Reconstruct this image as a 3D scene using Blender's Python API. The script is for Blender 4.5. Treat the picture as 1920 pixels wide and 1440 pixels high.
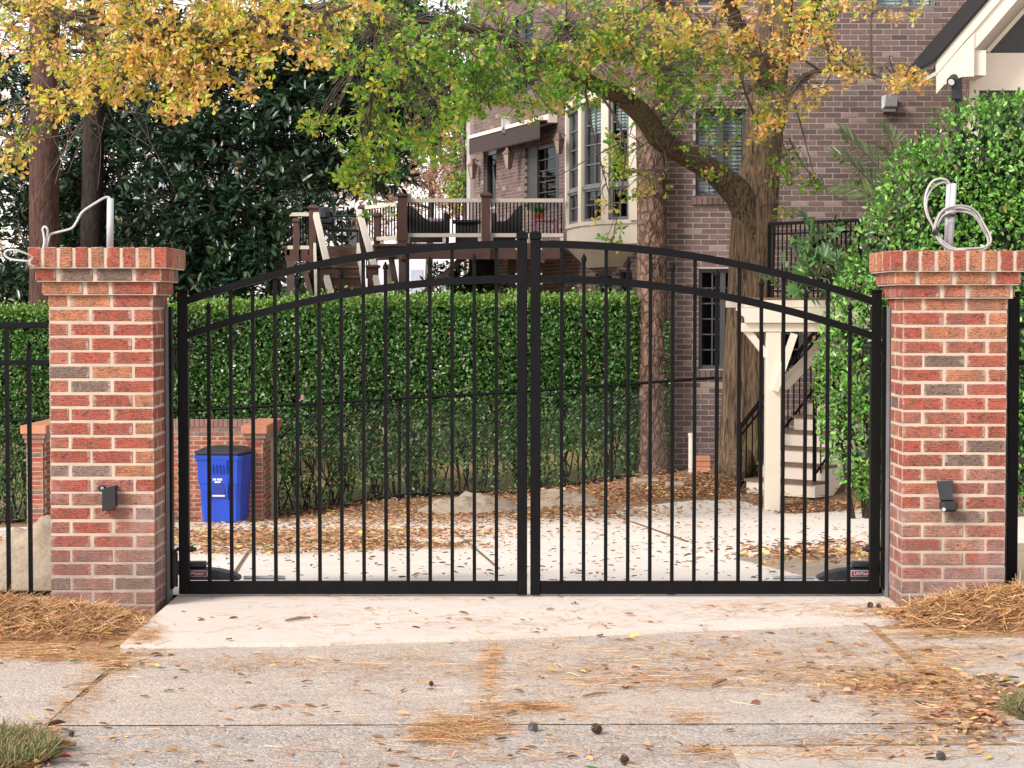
import bpy, math, random
import numpy as np
from mathutils import Vector, Matrix, noise as mnoise
random.seed(7); RNG = np.random.default_rng(11)
scn = bpy.context.scene
for o in list(bpy.data.objects): bpy.data.objects.remove(o)
col = scn.collection
R = math.radians

# ---------------------------------------------------------------- camera
F = 3733.0            # focal length in photo pixels (1920 wide)
HC = 1.46             # eye height above the gate's ground
TH = math.atan(145.0 / F)
cam = bpy.data.cameras.new('camera'); camo = bpy.data.objects.new('camera', cam); col.objects.link(camo)
camo.location = (0, 0, HC); camo.rotation_euler = (R(90) - TH, 0, 0)
cam.sensor_width = 36; cam.lens = 36 * F / 1920; cam.clip_end = 2000; cam.clip_start = 0.1
scn.camera = camo
# ---------------------------------------------------------------- world, sun, exposure
SUN_AZ, SUN_EL = R(-48), R(36)      # azimuth from the direction behind the camera, towards the left
w = bpy.data.worlds.new('World'); scn.world = w; w.use_nodes = True
nt = w.node_tree; nt.nodes.clear()
sky = nt.nodes.new('ShaderNodeTexSky'); sky.sky_type = 'NISHITA'; sky.sun_disc = False
sun_dir = Vector((math.cos(SUN_EL) * math.sin(SUN_AZ), -math.cos(SUN_EL) * math.cos(SUN_AZ), math.sin(SUN_EL)))
sky.sun_elevation = SUN_EL; sky.sun_rotation = math.atan2(sun_dir.x, sun_dir.y)
sky.air_density = 1.0; sky.dust_density = 0.6; sky.ozone_density = 1.0
hs = nt.nodes.new('ShaderNodeHueSaturation'); hs.inputs['Saturation'].default_value = 0.22
mx = nt.nodes.new('ShaderNodeMix'); mx.data_type = 'RGBA'; mx.blend_type = 'MULTIPLY'
mx.inputs[0].default_value = 1.0; mx.inputs[7].default_value = (1.0, 0.955, 0.935, 1)
bg = nt.nodes.new('ShaderNodeBackground'); bg.inputs[1].default_value = 0.10
wo = nt.nodes.new('ShaderNodeOutputWorld')
nt.links.new(sky.outputs[0], hs.inputs['Color']); nt.links.new(hs.outputs[0], mx.inputs[6])
nt.links.new(mx.outputs[2], bg.inputs[0]); nt.links.new(bg.outputs[0], wo.inputs[0])
sl = bpy.data.lights.new('sun', 'SUN'); sl.energy = 1.5; sl.angle = R(20); sl.color = (1.0, 0.94, 0.88)
so = bpy.data.objects.new('sun', sl); col.objects.link(so)
so.rotation_euler = (-sun_dir).to_track_quat('-Z', 'Y').to_euler(); so.location = (-6, -4, 9)
scn.view_settings.view_transform = 'Standard'; scn.view_settings.look = 'None'
scn.view_settings.exposure = 1.6; scn.view_settings.gamma = 1.0; scn.view_settings.use_curve_mapping = False
scn.cycles.max_bounces = 6; scn.cycles.transparent_max_bounces = 8
scn.cycles.diffuse_bounces = 3; scn.cycles.glossy_bounces = 2; scn.cycles.transmission_bounces = 2

# ---------------------------------------------------------------- geometry helpers
FW = Vector((0, math.cos(TH), -math.sin(TH))); UP = Vector((0, math.sin(TH), math.cos(TH))); RT = Vector((1, 0, 0))
def ray(px, py): return FW + RT * ((px - 960) / F) + UP * ((720 - py) / F)
def P(px, py, d):
    r = ray(px, py); return Vector((0, 0, HC)) + r * (d / r.y)
def X(px, d): return P(px, 575, d).x
def Z(py, d): return P(960, py, d).z
def ss(a, b, x):
    t = min(1, max(0, (x - a) / (b - a))); return t * t * (3 - 2 * t)
def gz(x, y):
    if y <= 10.2: return 0.0
    yc = min(y, 26.0); s = 0.0785 - 0.0019 * min(5, max(-8, x))
    return -(yc - 10.2) * s + ss(22, 26, y) * ss(-3.2, -1.2, x) * (0.2 + 0.25 * ss(0, 2.5, x))
def G(px, py):
    r = ray(px, py); a = 4.0; b = 60.0
    t = 4.0
    while t < 60:
        if HC + r.z * t <= gz(r.x * t, r.y * t): b = t; break
        a = t; t += 1.0
    for _ in range(14):
        t = (a + b) / 2
        if HC + r.z * t <= gz(r.x * t, r.y * t): b = t
        else: a = t
    return Vector((0, 0, HC)) + r * b
WL = {}
def tag(o, label=None, cat=None, group=None, kind=None):
    if label: o['label'] = label
    if cat: o['category'] = cat
    if group: o['group'] = group
    if kind: o['kind'] = kind
    return o
def thing(name, label, cat, loc=(0, 0, 0), rz=0, group=None):
    o = bpy.data.objects.new(name, None); o.empty_display_size = 0.1; col.objects.link(o)
    o.location = loc; o.rotation_euler = (0, 0, rz); WL[o.name] = Vector(loc)
    return tag(o, label, cat, group)
class MB:
    def __init__(s): s.v = []; s.f = []
    def add(s, vs, fs):
        n = len(s.v); s.v += [tuple(v) for v in vs]; s.f += [tuple(i + n for i in f) for f in fs]; return s
    def box(s, x0, x1, y0, y1, z0, z1):
        return s.add([(x0,y0,z0),(x1,y0,z0),(x1,y1,z0),(x0,y1,z0),(x0,y0,z1),(x1,y0,z1),(x1,y1,z1),(x0,y1,z1)],
                     [(0,3,2,1),(4,5,6,7),(0,1,5,4),(1,2,6,5),(2,3,7,6),(3,0,4,7)])
    def cbox(s, x0, x1, y0, y1, z0, z1, c):      # chamfered box
        xs, ys, zs = (x0, x1), (y0, y1), (z0, z1); vs = []; idx = {}
        for i in (0, 1):
            for j in (0, 1):
                for k in (0, 1):
                    sx, sy, sz = (1 - 2*i) * c, (1 - 2*j) * c, (1 - 2*k) * c
                    idx[i,j,k,0] = len(vs); vs.append((xs[i], ys[j] + sy, zs[k] + sz))
                    idx[i,j,k,1] = len(vs); vs.append((xs[i] + sx, ys[j], zs[k] + sz))
                    idx[i,j,k,2] = len(vs); vs.append((xs[i] + sx, ys[j] + sy, zs[k]))
        fs = []
        q = [(0,0),(0,1),(1,1),(1,0)]
        for i in (0, 1):
            fs.append([idx[i,a,b,0] for a, b in (q if i == 0 else q[::-1])][::1])
            fs.append([idx[a,i,b,1] for a, b in (q[::-1] if i == 0 else q)])
            fs.append([idx[a,b,i,2] for a, b in (q if i == 0 else q[::-1])])
        for a in (0, 1):
            for b in (0, 1):
                fs.append([idx[a,b,0,0], idx[a,b,1,0], idx[a,b,1,1], idx[a,b,0,1]])
                fs.append([idx[a,0,b,0], idx[a,1,b,0], idx[a,1,b,2], idx[a,0,b,2]])
                fs.append([idx[0,a,b,1], idx[1,a,b,1], idx[1,a,b,2], idx[0,a,b,2]])
        for i in (0, 1):
            for j in (0, 1):
                for k in (0, 1): fs.append([idx[i,j,k,0], idx[i,j,k,1], idx[i,j,k,2]])
        return s.add(vs, fs)
    def tube(s, pts, r, n=8, caps=True):
        pts = [Vector(p) for p in pts]; m = len(pts)
        rs = r if isinstance(r, (list, tuple)) else [r] * m
        ref = None; rings = []
        for i, p in enumerate(pts):
            t = (pts[min(i+1, m-1)] - pts[max(i-1, 0)]).normalized()
            if ref is None:
                ref = Vector((0, 0, 1)) if abs(t.z) < .9 else Vector((1, 0, 0))
            u = ref - t * ref.dot(t)
            if u.length < 1e-4: u = t.orthogonal()
            u.normalize(); ref = u; vv = t.cross(u)
            rings.append([p + (u * math.cos(2*math.pi*k/n) + vv * math.sin(2*math.pi*k/n)) * rs[i] for k in range(n)])
        vs = [v for rg in rings for v in rg]; fs = []
        for i in range(m - 1):
            for k in range(n):
                fs.append((i*n+k, i*n+(k+1) % n, (i+1)*n+(k+1) % n, (i+1)*n+k))
        if caps: fs += [tuple(range(n))[::-1], tuple((m-1)*n + k for k in range(n))]
        return s.add(vs, fs)
    def bar(s, a, b, wx, wy, up=(0, 0, 1)):       # rectangular bar from a to b
        a, b = Vector(a), Vector(b); t = (b - a).normalized(); up = Vector(up)
        u = t.cross(up)
        if u.length < 1e-4: u = t.cross(Vector((0, 1, 0)))
        u.normalize(); v = u.cross(t)
        o = [(-1,-1),(1,-1),(1,1),(-1,1)]
        vs = [a + u*(i*wx/2) + v*(j*wy/2) for i, j in o] + [b + u*(i*wx/2) + v*(j*wy/2) for i, j in o]
        return s.add(vs, [(0,1,2,3),(7,6,5,4),(0,4,5,1),(1,5,6,2),(2,6,7,3),(3,7,4,0)])
    def prism(s, poly, y0, y1):                   # polygon in (x,z) extruded along y
        n = len(poly); vs = [(x, y0, z) for x, z in poly] + [(x, y1, z) for x, z in poly]
        fs = [tuple(range(n)), tuple(range(n, 2*n))[::-1]] + [(i, i+n, (i+1) % n + n, (i+1) % n) for i in range(n)]
        return s.add(vs, fs)
    def lathe(s, prof, c, n=12):
        c = Vector(c); vs = []; fs = []
        for r, z in prof:
            vs += [c + Vector((r*math.cos(2*math.pi*k/n), r*math.sin(2*math.pi*k/n), z)) for k in range(n)]
        for i in range(len(prof)-1):
            for k in range(n): fs.append((i*n+k, i*n+(k+1) % n, (i+1)*n+(k+1) % n, (i+1)*n+k))
        fs += [tuple(range(n))[::-1], tuple((len(prof)-1)*n+k for k in range(n))]
        return s.add(vs, fs)
    def xf(s, M):
        s.v = [tuple(M @ Vector(v)) for v in s.v]; return s
    def mesh(s, name, mat):
        me = bpy.data.meshes.new(name); me.from_pydata(s.v, [], s.f); me.update()
        import bmesh
        b = bmesh.new(); b.from_mesh(me); bmesh.ops.recalc_face_normals(b, faces=b.faces); b.to_mesh(me); b.free()
        if mat: me.materials.append(mat)
        return me
    def build(s, name, mat, parent=None, local=False, smooth=False):
        if parent is not None and not local:
            L = WL.get(parent.name, Vector((0, 0, 0))); s.v = [(v[0]-L.x, v[1]-L.y, v[2]-L.z) for v in s.v]
        me = s.mesh(name, mat)
        if smooth:
            me.polygons.foreach_set('use_smooth', [True] * len(me.polygons))
        o = bpy.data.objects.new(name, me); col.objects.link(o)
        if parent is not None:
            o.parent = parent; WL[o.name] = WL.get(parent.name, Vector((0, 0, 0)))
        return o
def inst(name, me, parent, loc, rz=0, colr=None, rot=None, scale=None):
    o = bpy.data.objects.new(name, me); col.objects.link(o)
    if parent is not None: o.parent = parent; loc = Vector(loc) - WL.get(parent.name, Vector((0, 0, 0)))
    o.location = loc; o.rotation_euler = rot if rot else (0, 0, rz)
    if scale: o.scale = scale
    if colr is not None: o.color = (*colr, 1)
    return o
def arrays_mesh(name, V, loops, sizes, mat, C=None, smooth=False):
    me = bpy.data.meshes.new(name); me.vertices.add(len(V)); me.vertices.foreach_set('co', np.asarray(V, dtype=np.float32).ravel())
    me.loops.add(len(loops)); me.loops.foreach_set('vertex_index', np.asarray(loops, dtype=np.int32))
    sizes = np.asarray(sizes, dtype=np.int32); st = np.zeros(len(sizes), dtype=np.int32); st[1:] = np.cumsum(sizes)[:-1]
    me.polygons.add(len(sizes)); me.polygons.foreach_set('loop_start', st); me.polygons.foreach_set('loop_total', sizes)
    me.update(calc_edges=True); me.validate()
    if C is not None:
        a = me.color_attributes.new('Col', 'FLOAT_COLOR', 'POINT')
        cc = np.ones((len(V), 4), dtype=np.float32); cc[:, :3] = C; a.data.foreach_set('color', cc.ravel())
    if smooth: me.polygons.foreach_set('use_smooth', [True] * len(me.polygons))
    me.materials.append(mat)
    return me

# ---------------------------------------------------------------- materials
def newmat(name):
    m = bpy.data.materials.new(name); m.use_nodes = True; n = m.node_tree
    b = n.nodes['Principled BSDF']; return m, n, b
def N(n, t, **k):
    x = n.nodes.new(t)
    for a, v in k.items(): setattr(x, a, v)
    return x
def ramp(n, stops, fac=None):
    r = n.nodes.new('ShaderNodeValToRGB'); e = r.color_ramp.elements
    while len(e) < len(stops): e.new(0.5)
    for el, (p, c) in zip(e, stops): el.position = p; el.color = (*c, 1)
    if fac is not None: n.links.new(fac, r.inputs[0])
    return r
def noise_n(n, scale, detail=4, rough=.55, vec=None, dist=0):
    x = n.nodes.new('ShaderNodeTexNoise'); x.inputs['Scale'].default_value = scale; x.inputs['Detail'].default_value = detail
    x.inputs['Roughness'].default_value = rough; x.inputs['Distortion'].default_value = dist
    if vec is not None: n.links.new(vec, x.inputs['Vector'])
    return x
def mapn(n, scale=(1, 1, 1), src='Object', loc=None):
    tc = n.nodes.new('ShaderNodeTexCoord'); mp = n.nodes.new('ShaderNodeMapping'); mp.inputs['Scale'].default_value = scale
    n.links.new(tc.outputs[src], mp.inputs['Vector'])
    if loc is not None: n.links.new(loc, mp.inputs['Location'])
    return mp.outputs[0]
def mixc(n, fac, a, b, mode='MIX'):
    x = n.nodes.new('ShaderNodeMix'); x.data_type = 'RGBA'; x.blend_type = mode
    for v, i in ((fac, 0), (a, 6), (b, 7)):
        if isinstance(v, (int, float)): x.inputs[i].default_value = v
        elif isinstance(v, tuple): x.inputs[i].default_value = (*v, 1)
        else: n.links.new(v, x.inputs[i])
    return x.outputs[2]
def mathn(n, op, a, b=None):
    x = n.nodes.new('ShaderNodeMath'); x.operation = op
    for v, i in ((a, 0), (b, 1)):
        if v is None: continue
        if isinstance(v, (int, float)): x.inputs[i].default_value = v
        else: n.links.new(v, x.inputs[i])
    return x.outputs[0]
def bump(n, b, h, strength=.5, dist=.01):
    x = n.nodes.new('ShaderNodeBump'); x.inputs['Strength'].default_value = strength; x.inputs['Distance'].default_value = dist
    n.links.new(h, x.inputs['Height']); n.links.new(x.outputs[0], b.inputs['Normal']); return x
M = {}
def plain(key, c, rough=.5, var=.12, scale=6, metal=0, spec=.5, bmp=0, bscale=60):
    m, n, b = newmat(key); v = mapn(n); t = noise_n(n, scale, 5, .6, v)
    r = ramp(n, [(.3, tuple(x * (1 - var) for x in c)), (.7, tuple(min(1, x * (1 + var)) for x in c))], t.outputs[0])
    n.links.new(r.outputs[0], b.inputs['Base Color']); b.inputs['Roughness'].default_value = rough
    b.inputs['Metallic'].default_value = metal; b.inputs['Specular IOR Level'].default_value = spec
    if bmp:
        t2 = noise_n(n, bscale, 4, .6, v); bump(n, b, t2.outputs[0], bmp, .004)
    M[key] = m; return m
plain('black_metal', (.0030, .0028, .0034), .5, .4, 9, 0, .14, .08, 200)
plain('black_plastic', (.016, .017, .02), .45, .2)
plain('operator_plastic', (.02, .024, .034), .4, .2)
plain('post_grey', (.13, .13, .14), .5, .2)
plain('galvanised', (.32, .33, .35), .45, .2, 12, .3)
plain('pvc', (.46, .465, .50), .4, .05)
plain('cable', (.36, .345, .335), .5, .1)
plain('cable_light', (.48, .465, .46), .45, .06)
plain('blue_plastic', (.012, .06, .46), .42, .15, 4, 0, .5, .05, 90)
plain('lid_plastic', (.03, .032, .036), .35, .2)
plain('white_mark', (.72, .74, .8), .5, .05)
plain('cream_paint', (.72, .63, .52), .5, .04, 3)
plain('cream_beam', (.66, .60, .51), .55, .06, 3, 0, .4, .1, 40)
plain('brown_paint', (.095, .047, .036), .5, .2, 5)
plain('brown_wood', (.11, .072, .055), .6, .25, 5)
plain('tread_brown', (.17, .095, .065), .7, .3, 14)
plain('dark_frame', (.06, .058, .06), .45, .1)
plain('grey_frame', (.16, .16, .165), .45, .1)
plain('door_dark', (.028, .025, .026), .35, .2)
plain('blind', (.62, .66, .66), .6, .05)
plain('mint_blind', (.55, .66, .60), .6, .05)
plain('shade_black', (.01, .01, .011), .9, .1)  # near-black that stands in for deep shade in hollow or unlit places
plain('awning_cloth', (.04, .025, .023), .8, .15, 20)
plain('copper', (.20, .115, .085), .45, .25, 20, .5)
plain('lamp_glass', (.30, .25, .20), .2, .1)
plain('wicker', (.045, .042, .043), .7, .3, 60, 0, .3, .4, 120)
plain('pink_plastic', (.80, .36, .52), .4, .05)
plain('magenta_plastic', (.22, .03, .07), .4, .1)
plain('terracotta', (.5, .17, .08), .7, .15)
plain('cushion', (.32, .28, .28), .8, .1)
plain('shingle', (.008, .0075, .0075), .9, .3, 30)
plain('screen_dark', (.035, .03, .03), .5, .15)
plain('siding', (.75, .75, .78), .6, .05)
plain('far_roof', (.38, .42, .52), .8, .1)
plain('fixture_white', (.66, .68, .72), .35, .05)
plain('red_label', (.20, .022, .03), .35, .05)
plain('label_white', (.75, .68, .66), .4, .03)
plain('pine_cone', (.10, .055, .032), .7, .35, 60)
plain('grey_cone', (.11, .10, .105), .7, .35, 60)
plain('dry_stick', (.28, .17, .09), .7, .3, 60)
plain('green_stem', (.10, .085, .05), .8, .3, 10)
plain('twig', (.085, .062, .045), .8, .3, 15)
def m_glass():
    m, n, b = newmat('glass'); n.nodes.remove(b); out = n.nodes['Material Output']
    g = N(n, 'ShaderNodeBsdfGlossy'); g.inputs['Roughness'].default_value = .03; g.inputs[0].default_value = (.9, .95, 1, 1)
    t = N(n, 'ShaderNodeBsdfTransparent'); t.inputs[0].default_value = (.72, .78, .78, 1)
    lw = N(n, 'ShaderNodeLayerWeight'); lw.inputs[0].default_value = .5
    f = mathn(n, 'ADD', mathn(n, 'MULTIPLY', mathn(n, 'POWER', lw.outputs['Facing'], 4.0), .22), .035)
    mx = N(n, 'ShaderNodeMixShader'); n.links.new(f, mx.inputs[0]); n.links.new(t.outputs[0], mx.inputs[1])
    n.links.new(g.outputs[0], mx.inputs[2]); n.links.new(mx.outputs[0], out.inputs[0]); M['glass'] = m
m_glass()
def foot_dirt(n, c, nz):      # splashed soil and efflorescence on the lowest courses
    ge = N(n, 'ShaderNodeNewGeometry'); sx = N(n, 'ShaderNodeSeparateXYZ'); n.links.new(ge.outputs['Position'], sx.inputs[0])
    pn = noise_n(n, 5, 5, .65, ge.outputs['Position'])
    z = mathn(n, 'SUBTRACT', sx.outputs[2], mathn(n, 'MULTIPLY', mathn(n, 'SUBTRACT', pn.outputs[0], .45), 1.1))
    f = ramp(n, [(.0, (.62, .62, .62)), (.45, (0, 0, 0))], z); up = mathn(n, 'GREATER_THAN', sx.outputs[2], -.2)
    c = mixc(n, mathn(n, 'MULTIPLY', f.outputs[0], up), c, (.21, .155, .135))
    e = ramp(n, [(.50, (0, 0, 0)), (.66, (.42, .42, .42))], noise_n(n, 2.6, 6, .7, ge.outputs['Position']).outputs[0])
    lo = ramp(n, [(.55, (1, 1, 1)), (.95, (.15, .15, .15))], sx.outputs[2])
    return mixc(n, mathn(n, 'MULTIPLY', mathn(n, 'MULTIPLY', e.outputs[0], lo.outputs[0]), up), c, (.52, .42, .39))
def m_brick(key, mortar_c, smear=.5, bstr=.8, tile=1.0):
    """brick: base colour from the object's colour, ragged face, light mortar smears along the edges"""
    m, n, b = newmat(key); oi = N(n, 'ShaderNodeObjectInfo')
    off = N(n, 'ShaderNodeCombineXYZ'); k = mathn(n, 'MULTIPLY', oi.outputs['Random'], 37.0)
    for i in range(3): n.links.new(k, off.inputs[i])
    v = mapn(n, (1, 1, 1), 'Object', off.outputs[0]); raw = mapn(n)
    big = noise_n(n, 16 * tile, 3, .5, v)
    # scored texture: slanted stretched noise
    vs_ = mapn(n, (30*tile, 30*tile, 62*tile), 'Object', off.outputs[0]); scr = noise_n(n, 1.7, 6, .7, vs_, 1.4)
    wv = N(n, 'ShaderNodeTexWave', wave_type='BANDS', bands_direction='Z'); wv.inputs['Scale'].default_value = 38 * tile
    wv.inputs['Distortion'].default_value = 6.0; wv.inputs['Detail'].default_value = 2; wv.inputs['Detail Scale'].default_value = 1.6
    n.links.new(v, wv.inputs['Vector'])
    h = mathn(n, 'ADD', mathn(n, 'MULTIPLY', scr.outputs[0], 1.3), mathn(n, 'MULTIPLY', wv.outputs[0], .22))
    c1 = mixc(n, ramp(n, [(.42, (0, 0, 0)), (.66, (1, 1, 1))], big.outputs[0]).outputs[0], oi.outputs['Color'], mixc(n, .5, oi.outputs['Color'], (.20, .13, .10)))
    pit = ramp(n, [(.36, (.16, .13, .12)), (.49, (1, 1, 1)), (.68, (1.18, 1.2, 1.2))], scr.outputs[0])
    c2 = mixc(n, .85, c1, pit.outputs[0], 'MULTIPLY')
    wr = ramp(n, [(.1, (.62, .58, .55)), (.5, (1.05, 1.05, 1.05))], wv.outputs[0]); c2 = mixc(n, .55, c2, wr.outputs[0], 'MULTIPLY')
    # mortar smears: along the edges of each brick, and in patches
    gen = N(n, 'ShaderNodeTexCoord'); sx = N(n, 'ShaderNodeSeparateXYZ'); n.links.new(gen.outputs['Generated'], sx.inputs[0])
    ab = [mathn(n, 'ABSOLUTE', mathn(n, 'SUBTRACT', mathn(n, 'MULTIPLY', sx.outputs[i], 2.0), 1.0)) for i in range(3)]
    zz_ = mathn(n, 'SUBTRACT', ab[2], .06)
    med = mathn(n, 'MAXIMUM', mathn(n, 'MINIMUM', ab[0], ab[1]), mathn(n, 'MINIMUM', mathn(n, 'MAXIMUM', ab[0], ab[1]), zz_))
    sm = noise_n(n, 26 * tile, 6, .75, v)
    ed = mathn(n, 'ADD', mathn(n, 'MULTIPLY', med, .62), mathn(n, 'MULTIPLY', sm.outputs[0], .75))
    edf = ramp(n, [(.90, (0, 0, 0)), (1.0, (1, 1, 1))], ed)
    smf = ramp(n, [(.60, (0, 0, 0)), (.74, (1, 1, 1))], sm.outputs[0])
    c3 = mixc(n, mathn(n, 'MULTIPLY', smf.outputs[0], smear*.7), c2, mortar_c)
    c3 = mixc(n, mathn(n, 'MULTIPLY', edf.outputs[0], smear*1.4), c3, mortar_c)
    c3 = foot_dirt(n, c3, sm.outputs[0])
    n.links.new(c3, b.inputs['Base Color']); b.inputs['Roughness'].default_value = .9; b.inputs['Specular IOR Level'].default_value = .2
    bump(n, b, h, bstr, .009); M[key] = m
m_brick('pillar_brick', (.56, .45, .37), .40, .9)
def m_mortar(key, c):
    m, n, b = newmat(key); v = mapn(n); t = noise_n(n, 9, 6, .65, v); t2 = noise_n(n, 160, 4, .6, v)
    r = ramp(n, [(.3, tuple(x*.78 for x in c)), (.65, c)], t.outputs[0]); n.links.new(foot_dirt(n, r.outputs[0], None) if key == 'mortar' else r.outputs[0], b.inputs['Base Color'])
    b.inputs['Roughness'].default_value = .95; bump(n, b, t2.outputs[0], .5, .004); M[key] = m
m_mortar('mortar', (.53, .43, .335)); m_mortar('house_mortar', (.42, .36, .345))
def m_house_brick():
    m, n, b = newmat('house_brick'); oi = N(n, 'ShaderNodeObjectInfo'); ge = N(n, 'ShaderNodeNewGeometry')
    f = mathn(n, 'FRACT', mathn(n, 'ADD', mathn(n, 'MULTIPLY', oi.outputs['Random'], 3.7), ge.outputs['Random Per Island']))
    r = ramp(n, [(0, (.092, .062, .058)), (.3, (.122, .078, .070)), (.6, (.150, .098, .084)), (.86, (.175, .116, .097)), (.93, (.066, .055, .055)), (.97, (.31, .24, .20)), (1, (.25, .18, .15))], f)
    v = mapn(n, (1, 1, 1), 'Object'); t = noise_n(n, 40, 5, .65, v)
    c = mixc(n, .5, r.outputs[0], ramp(n, [(.3, (.65, .65, .65)), (.7, (1.2, 1.15, 1.1))], t.outputs[0]).outputs[0], 'MULTIPLY')
    big = noise_n(n, .5, 3, .5, v)
    c = mixc(n, ramp(n, [(.45, (0, 0, 0)), (.75, (.5, .5, .5))], big.outputs[0]).outputs[0], c, (.20, .14, .12))
    n.links.new(c, b.inputs['Base Color']); b.inputs['Roughness'].default_value = .9; bump(n, b, t.outputs[0], .5, .01); M['house_brick'] = m
m_house_brick()
def m_concrete(key, c, dark, stain, scale, agg=0.0, bstr=.25, fine=150):
    m, n, b = newmat(key); v = mapn(n)
    t = noise_n(n, scale, 8, .62, v); t2 = noise_n(n, fine, 6, .7, v); t3 = noise_n(n, 1.1, 4, .55, v)
    r = ramp(n, [(.3, dark), (.62, c)], t.outputs[0])
    c1 = mixc(n, ramp(n, [(.42, (0, 0, 0)), (.75, (.7, .7, .7))], t3.outputs[0]).outputs[0], r.outputs[0], stain)
    sp = ramp(n, [(.34, (.55, .52, .5)), (.5, (1, 1, 1)), (.68, (1.12, 1.12, 1.12))], t2.outputs[0])
    c1 = mixc(n, .55, c1, sp.outputs[0], 'MULTIPLY'); h = t2.outputs[0]
    if agg:
        vo = N(n, 'ShaderNodeTexVoronoi'); vo.inputs['Scale'].default_value = 95; n.links.new(v, vo.inputs['Vector'])
        bw = ramp(n, [(0, (.35, .34, .34)), (.35, (.8, .78, .76)), (.7, (1.15, 1.12, 1.1)), (1, (1.5, 1.45, 1.4))], N(n, 'ShaderNodeSeparateColor').outputs[0])
        sepn = bw.inputs[0].links[0].from_node; n.links.new(vo.outputs['Color'], sepn.inputs[0])
        c1 = mixc(n, agg, c1, bw.outputs[0], 'MULTIPLY')
        h = mathn(n, 'SUBTRACT', mathn(n, 'MULTIPLY', t2.outputs[0], .6), vo.outputs['Distance'])
    n.links.new(c1, b.inputs['Base Color']); b.inputs['Roughness'].default_value = .92; b.inputs['Specular IOR Level'].default_value = .25
    bump(n, b, h, bstr, .006); M[key] = m
m_concrete('concrete_new', (.68, .60, .535), (.58, .51, .45), (.60, .50, .42), 2.2)
m_concrete('concrete_inner', (.72, .65, .58), (.62, .55, .48), (.64, .55, .47), 1.6)
m_concrete('concrete_old', (.49, .42, .365), (.40, .345, .30), (.47, .385, .315), 3.0, .35, .5)
m_concrete('aggregate', (.44, .395, .36), (.36, .32, .29), (.43, .37, .32), 4.0, .5, .7)
m_concrete('concrete_side', (.50, .45, .40), (.38, .34, .30), (.46, .38, .31), 3.0, .2, .4)
m_concrete('joint_fill', (.20, .13, .085), (.12, .08, .05), (.25, .14, .08), 20, 0, .6)
m_concrete('mulch', (.34, .20, .125), (.22, .13, .08), (.38, .24, .155), 14, 0, 1.0, 60)
m_concrete('sand', (.36, .29, .215), (.25, .20, .15), (.33, .24, .16), 9, 0, .9, 40)
m_concrete('lawn', (.24, .19, .07), (.13, .12, .04), (.30, .20, .09), 3, 0, 1.0, 40)
m_concrete('straw_base', (.42, .25, .13), (.24, .14, .075), (.44, .26, .14), 30, 0, 1.0, 70)
def m_bark(key, c, dark, moss, vs, plates=False):
    m, n, b = newmat(key); v = mapn(n, vs); t = noise_n(n, 5, 8, .68, v, .6); t2 = noise_n(n, 1.2, 4, .6, mapn(n, (1, 1, .35)))
    r = ramp(n, [(.38, dark), (.60, c)], t.outputs[0]); h = t.outputs[0]; cc = r.outputs[0]  # furrow shade put into the colour, since the bump shows little
    if plates:
        vo = N(n, 'ShaderNodeTexVoronoi', feature='DISTANCE_TO_EDGE'); vo.inputs['Scale'].default_value = 9
        mv = mapn(n, (1.5, 1.5, .8)); ds = noise_n(n, 6, 4, .6, mv); n.links.new(mixc(n, .16, mv, ds.outputs['Color']), vo.inputs['Vector'])
        pl = ramp(n, [(.0, (.35, .3, .28)), (.16, (1, 1, 1))], vo.outputs[0]); cc = mixc(n, .7, cc, pl.outputs[0], 'MULTIPLY')
        h = mathn(n, 'ADD', h, mathn(n, 'MULTIPLY', pl.outputs[0], .8))
    cc = mixc(n, ramp(n, [(.50, (0, 0, 0)), (.72, (.6, .6, .6))], t2.outputs[0]).outputs[0], cc, moss)
    n.links.new(cc, b.inputs['Base Color']); b.inputs['Roughness'].default_value = .95; b.inputs['Specular IOR Level'].default_value = .15
    bump(n, b, h, 1.0, .03); M[key] = m
m_bark('oak_bark', (.20, .135, .085), (.035, .023, .016), (.15, .13, .035), (7, 7, .6))
m_bark('oak_limb', (.15, .105, .068), (.025, .018, .013), (.15, .14, .06), (6, 6, 3))
m_bark('pine_bark', (.25, .165, .125), (.085, .052, .04), (.20, .14, .115), (3, 3, 1), True)
m_bark('red_bark', (.115, .062, .048), (.045, .026, .022), (.13, .07, .05), (5, 5, 1.2), False)
m_bark('dark_bark', (.05, .038, .032), (.02, .016, .014), (.06, .05, .035), (5, 5, 1.2), False)
def m_leaf(key, rough=.45, trans=.35, spec=.5):
    m, n, b = newmat(key); a = N(n, 'ShaderNodeVertexColor'); a.layer_name = 'Col'; out = n.nodes['Material Output']
    n.links.new(a.outputs[0], b.inputs['Base Color']); b.inputs['Roughness'].default_value = rough; b.inputs['Specular IOR Level'].default_value = spec
    t = N(n, 'ShaderNodeBsdfTranslucent'); n.links.new(mixc(n, 1.0, a.outputs[0], (1.15, 1.1, .7), 'MULTIPLY'), t.inputs[0])
    mx = N(n, 'ShaderNodeMixShader'); mx.inputs[0].default_value = trans
    n.links.new(b.outputs[0], mx.inputs[1]); n.links.new(t.outputs[0], mx.inputs[2]); n.links.new(mx.outputs[0], out.inputs[0]); M[key] = m
m_leaf('leaf_oak', .5, .50); m_leaf('leaf_hedge', .38, .22); m_leaf('leaf_shrub', .30, .25, .6); m_leaf('leaf_magnolia', .28, .08, .6)
m_leaf('litter', .75, .1, .3); m_leaf('grass', .6, .3)

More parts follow.
